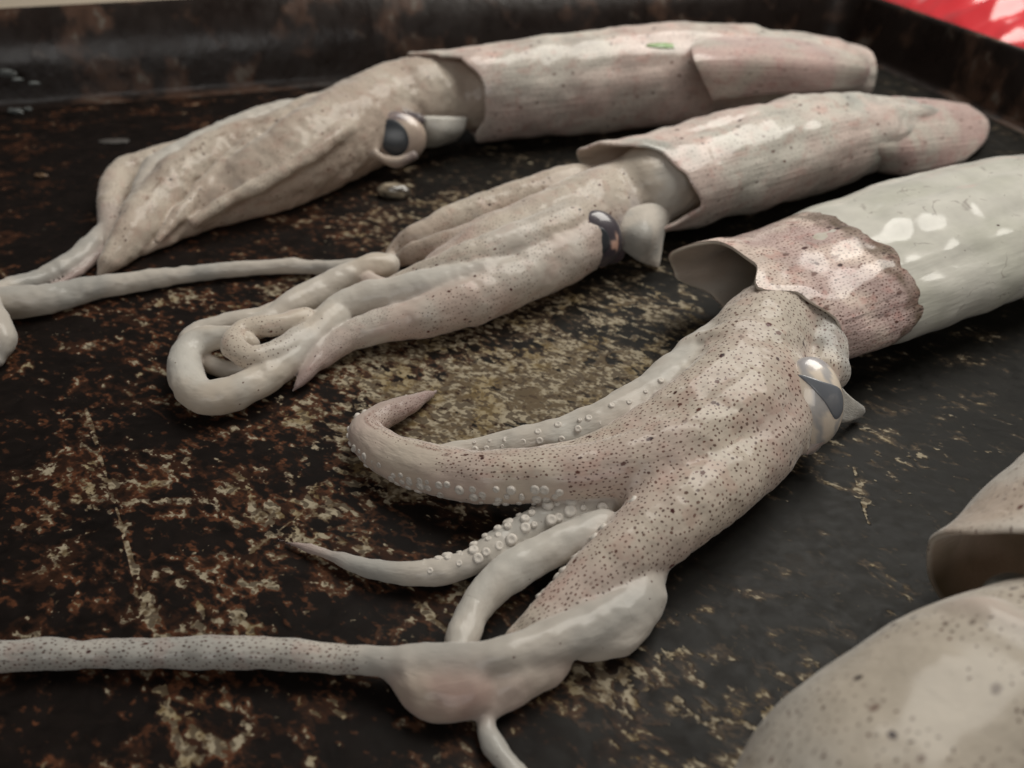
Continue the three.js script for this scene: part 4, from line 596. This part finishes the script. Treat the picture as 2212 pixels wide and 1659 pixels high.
// ---------------------------------------------------------------- what lies beside
{
  const at = [222.9, 20, -375.2], W = 70, n = 64, pos = [], idx = [];
  const t = thing('plastic_bag', 'glossy crumpled red plastic bag on the table beyond the right tray wall', 'plastic bag', [at[0] + 70, 0, at[2] - 60]);
  const col = [], side = (s) => { for (let i = 0; i <= n; i++) for (let j = 0; j <= n; j++) { const u = i / n * 2 - 1, v = j / n * 2 - 1, e = Math.max(0, 1 - Math.max(u * u, v * v)) ** 0.5, w = Math.abs(fbm2(u * 3 + 2, v * 3 + 5, 4, 3)) * 26 + 5 * fbm2(u * 7, v * 7, 3, 9); pos.push(u * W * 1.35 + 3 * fbm2(v * 4, 1, 2), s > 0 ? 4 + 20 * e + w * e : -2, v * W * 1.3); const w2 = smoothstep(fbm2(u * 2.6 + 7, v * 2.6, 3, 31) - 0.25 * u, 0.2, 0.42); col.push(...mix3([0.62, 0.03, 0.04], [0.75, 0.55, 0.54], w2)); } };
  side(1); side(-1); const m = n + 1, K = m * m; for (let i = 0; i < n; i++) for (let j = 0; j < n; j++) { const a = i * m + j; idx.push(a, a + 1, a + m, a + 1, a + m + 1, a + m, K + a, K + a + m, K + a + 1, K + a + 1, K + a + m, K + a + m + 1); }
  for (let i = 0; i < n; i++) for (const [a, b] of [[i * m, (i + 1) * m], [(i + 1) * m + n, i * m + n], [i + 1, i], [n * m + i, n * m + i + 1]]) idx.push(a, b, K + a, b, K + b, K + a);
  const g = new THREE.BufferGeometry(); g.setAttribute('position', new THREE.Float32BufferAttribute(pos, 3)); g.setAttribute('color', new THREE.Float32BufferAttribute(col, 3)); g.setIndex(idx); g.computeVertexNormals(); g.scale(MM, MM, MM);
  part('film', g, new THREE.MeshPhysicalMaterial({ vertexColors: true, roughness: 0.3, clearcoat: 1, clearcoatRoughness: 0.08 }), t);
}
// scraps on the tray
function scrap(name, label, category, at, size, colorA, colorB, seed, group) {
  const t = thing(name, label, category, at, group), g = new THREE.IcosahedronGeometry(1, 4), P = g.attributes.position, C = [];
  for (let i = 0; i < P.count; i++) { const v = V3().fromBufferAttribute(P, i), f = 1 + 0.5 * fbm3(v.x * 1.3 + seed, v.y * 1.3, v.z * 1.3, 3); P.setXYZ(i, v.x * f, Math.max(v.y * f, -0.6), v.z * f); C.push(...mix3(colorA, colorB, smoothstep(noise3(v.x * 2 + seed, v.y * 2, v.z * 2), -0.4, 0.4))); }
  g.setAttribute('color', new THREE.Float32BufferAttribute(C, 3)); g.scale(size[0] * MM, size[1] * MM, size[2] * MM); g.translate(0, size[1] * 0.6 * MM, 0); g.computeVertexNormals();
  part('lump', g, M.scrap, t); return t;
}
M.scrap = new THREE.MeshPhysicalMaterial({ vertexColors: true, roughness: 0.45, clearcoat: 0.8, clearcoatRoughness: 0.12 });
scrap('scrap', 'glistening wet scrap of flesh on the tray below the hindmost squid', 'scrap', [-35.6, 0, -223.7], [5, 2.6, 2.6], [0.30, 0.25, 0.18], [0.05, 0.04, 0.03], 3);
scrap('scrap', 'pale grey flake on the dark tray left of the hindmost squid arms', 'scrap', [-138.6, 0, -269.1], [5, 0.5, 2.4], [0.10, 0.09, 0.085], [0.06, 0.055, 0.05], 5);
scrap('crumb', 'small orange crumb, left one of the two on the dark tray', 'crumb', [-149.4, 0, -238.4], [2.2, 0.7, 1], [0.12, 0.065, 0.025], [0.06, 0.03, 0.015], 7);
scrap('crumb', 'small reddish crumb, right one beside the hindmost squid arm tips', 'crumb', [-125.1, 0, -227.8], [2.2, 0.7, 1], [0.10, 0.045, 0.03], [0.05, 0.02, 0.012], 9);
scrap('green_fleck', 'small bright green spot on the back of the hindmost squid', 'fleck', [47.1, 33, -261.7], [4.5, 0.7, 2.2], [0.20, 0.36, 0.10], [0.3, 0.42, 0.2], 11);  // small flat green lump set on the hindmost mantle

renderer.render(scene, camera);
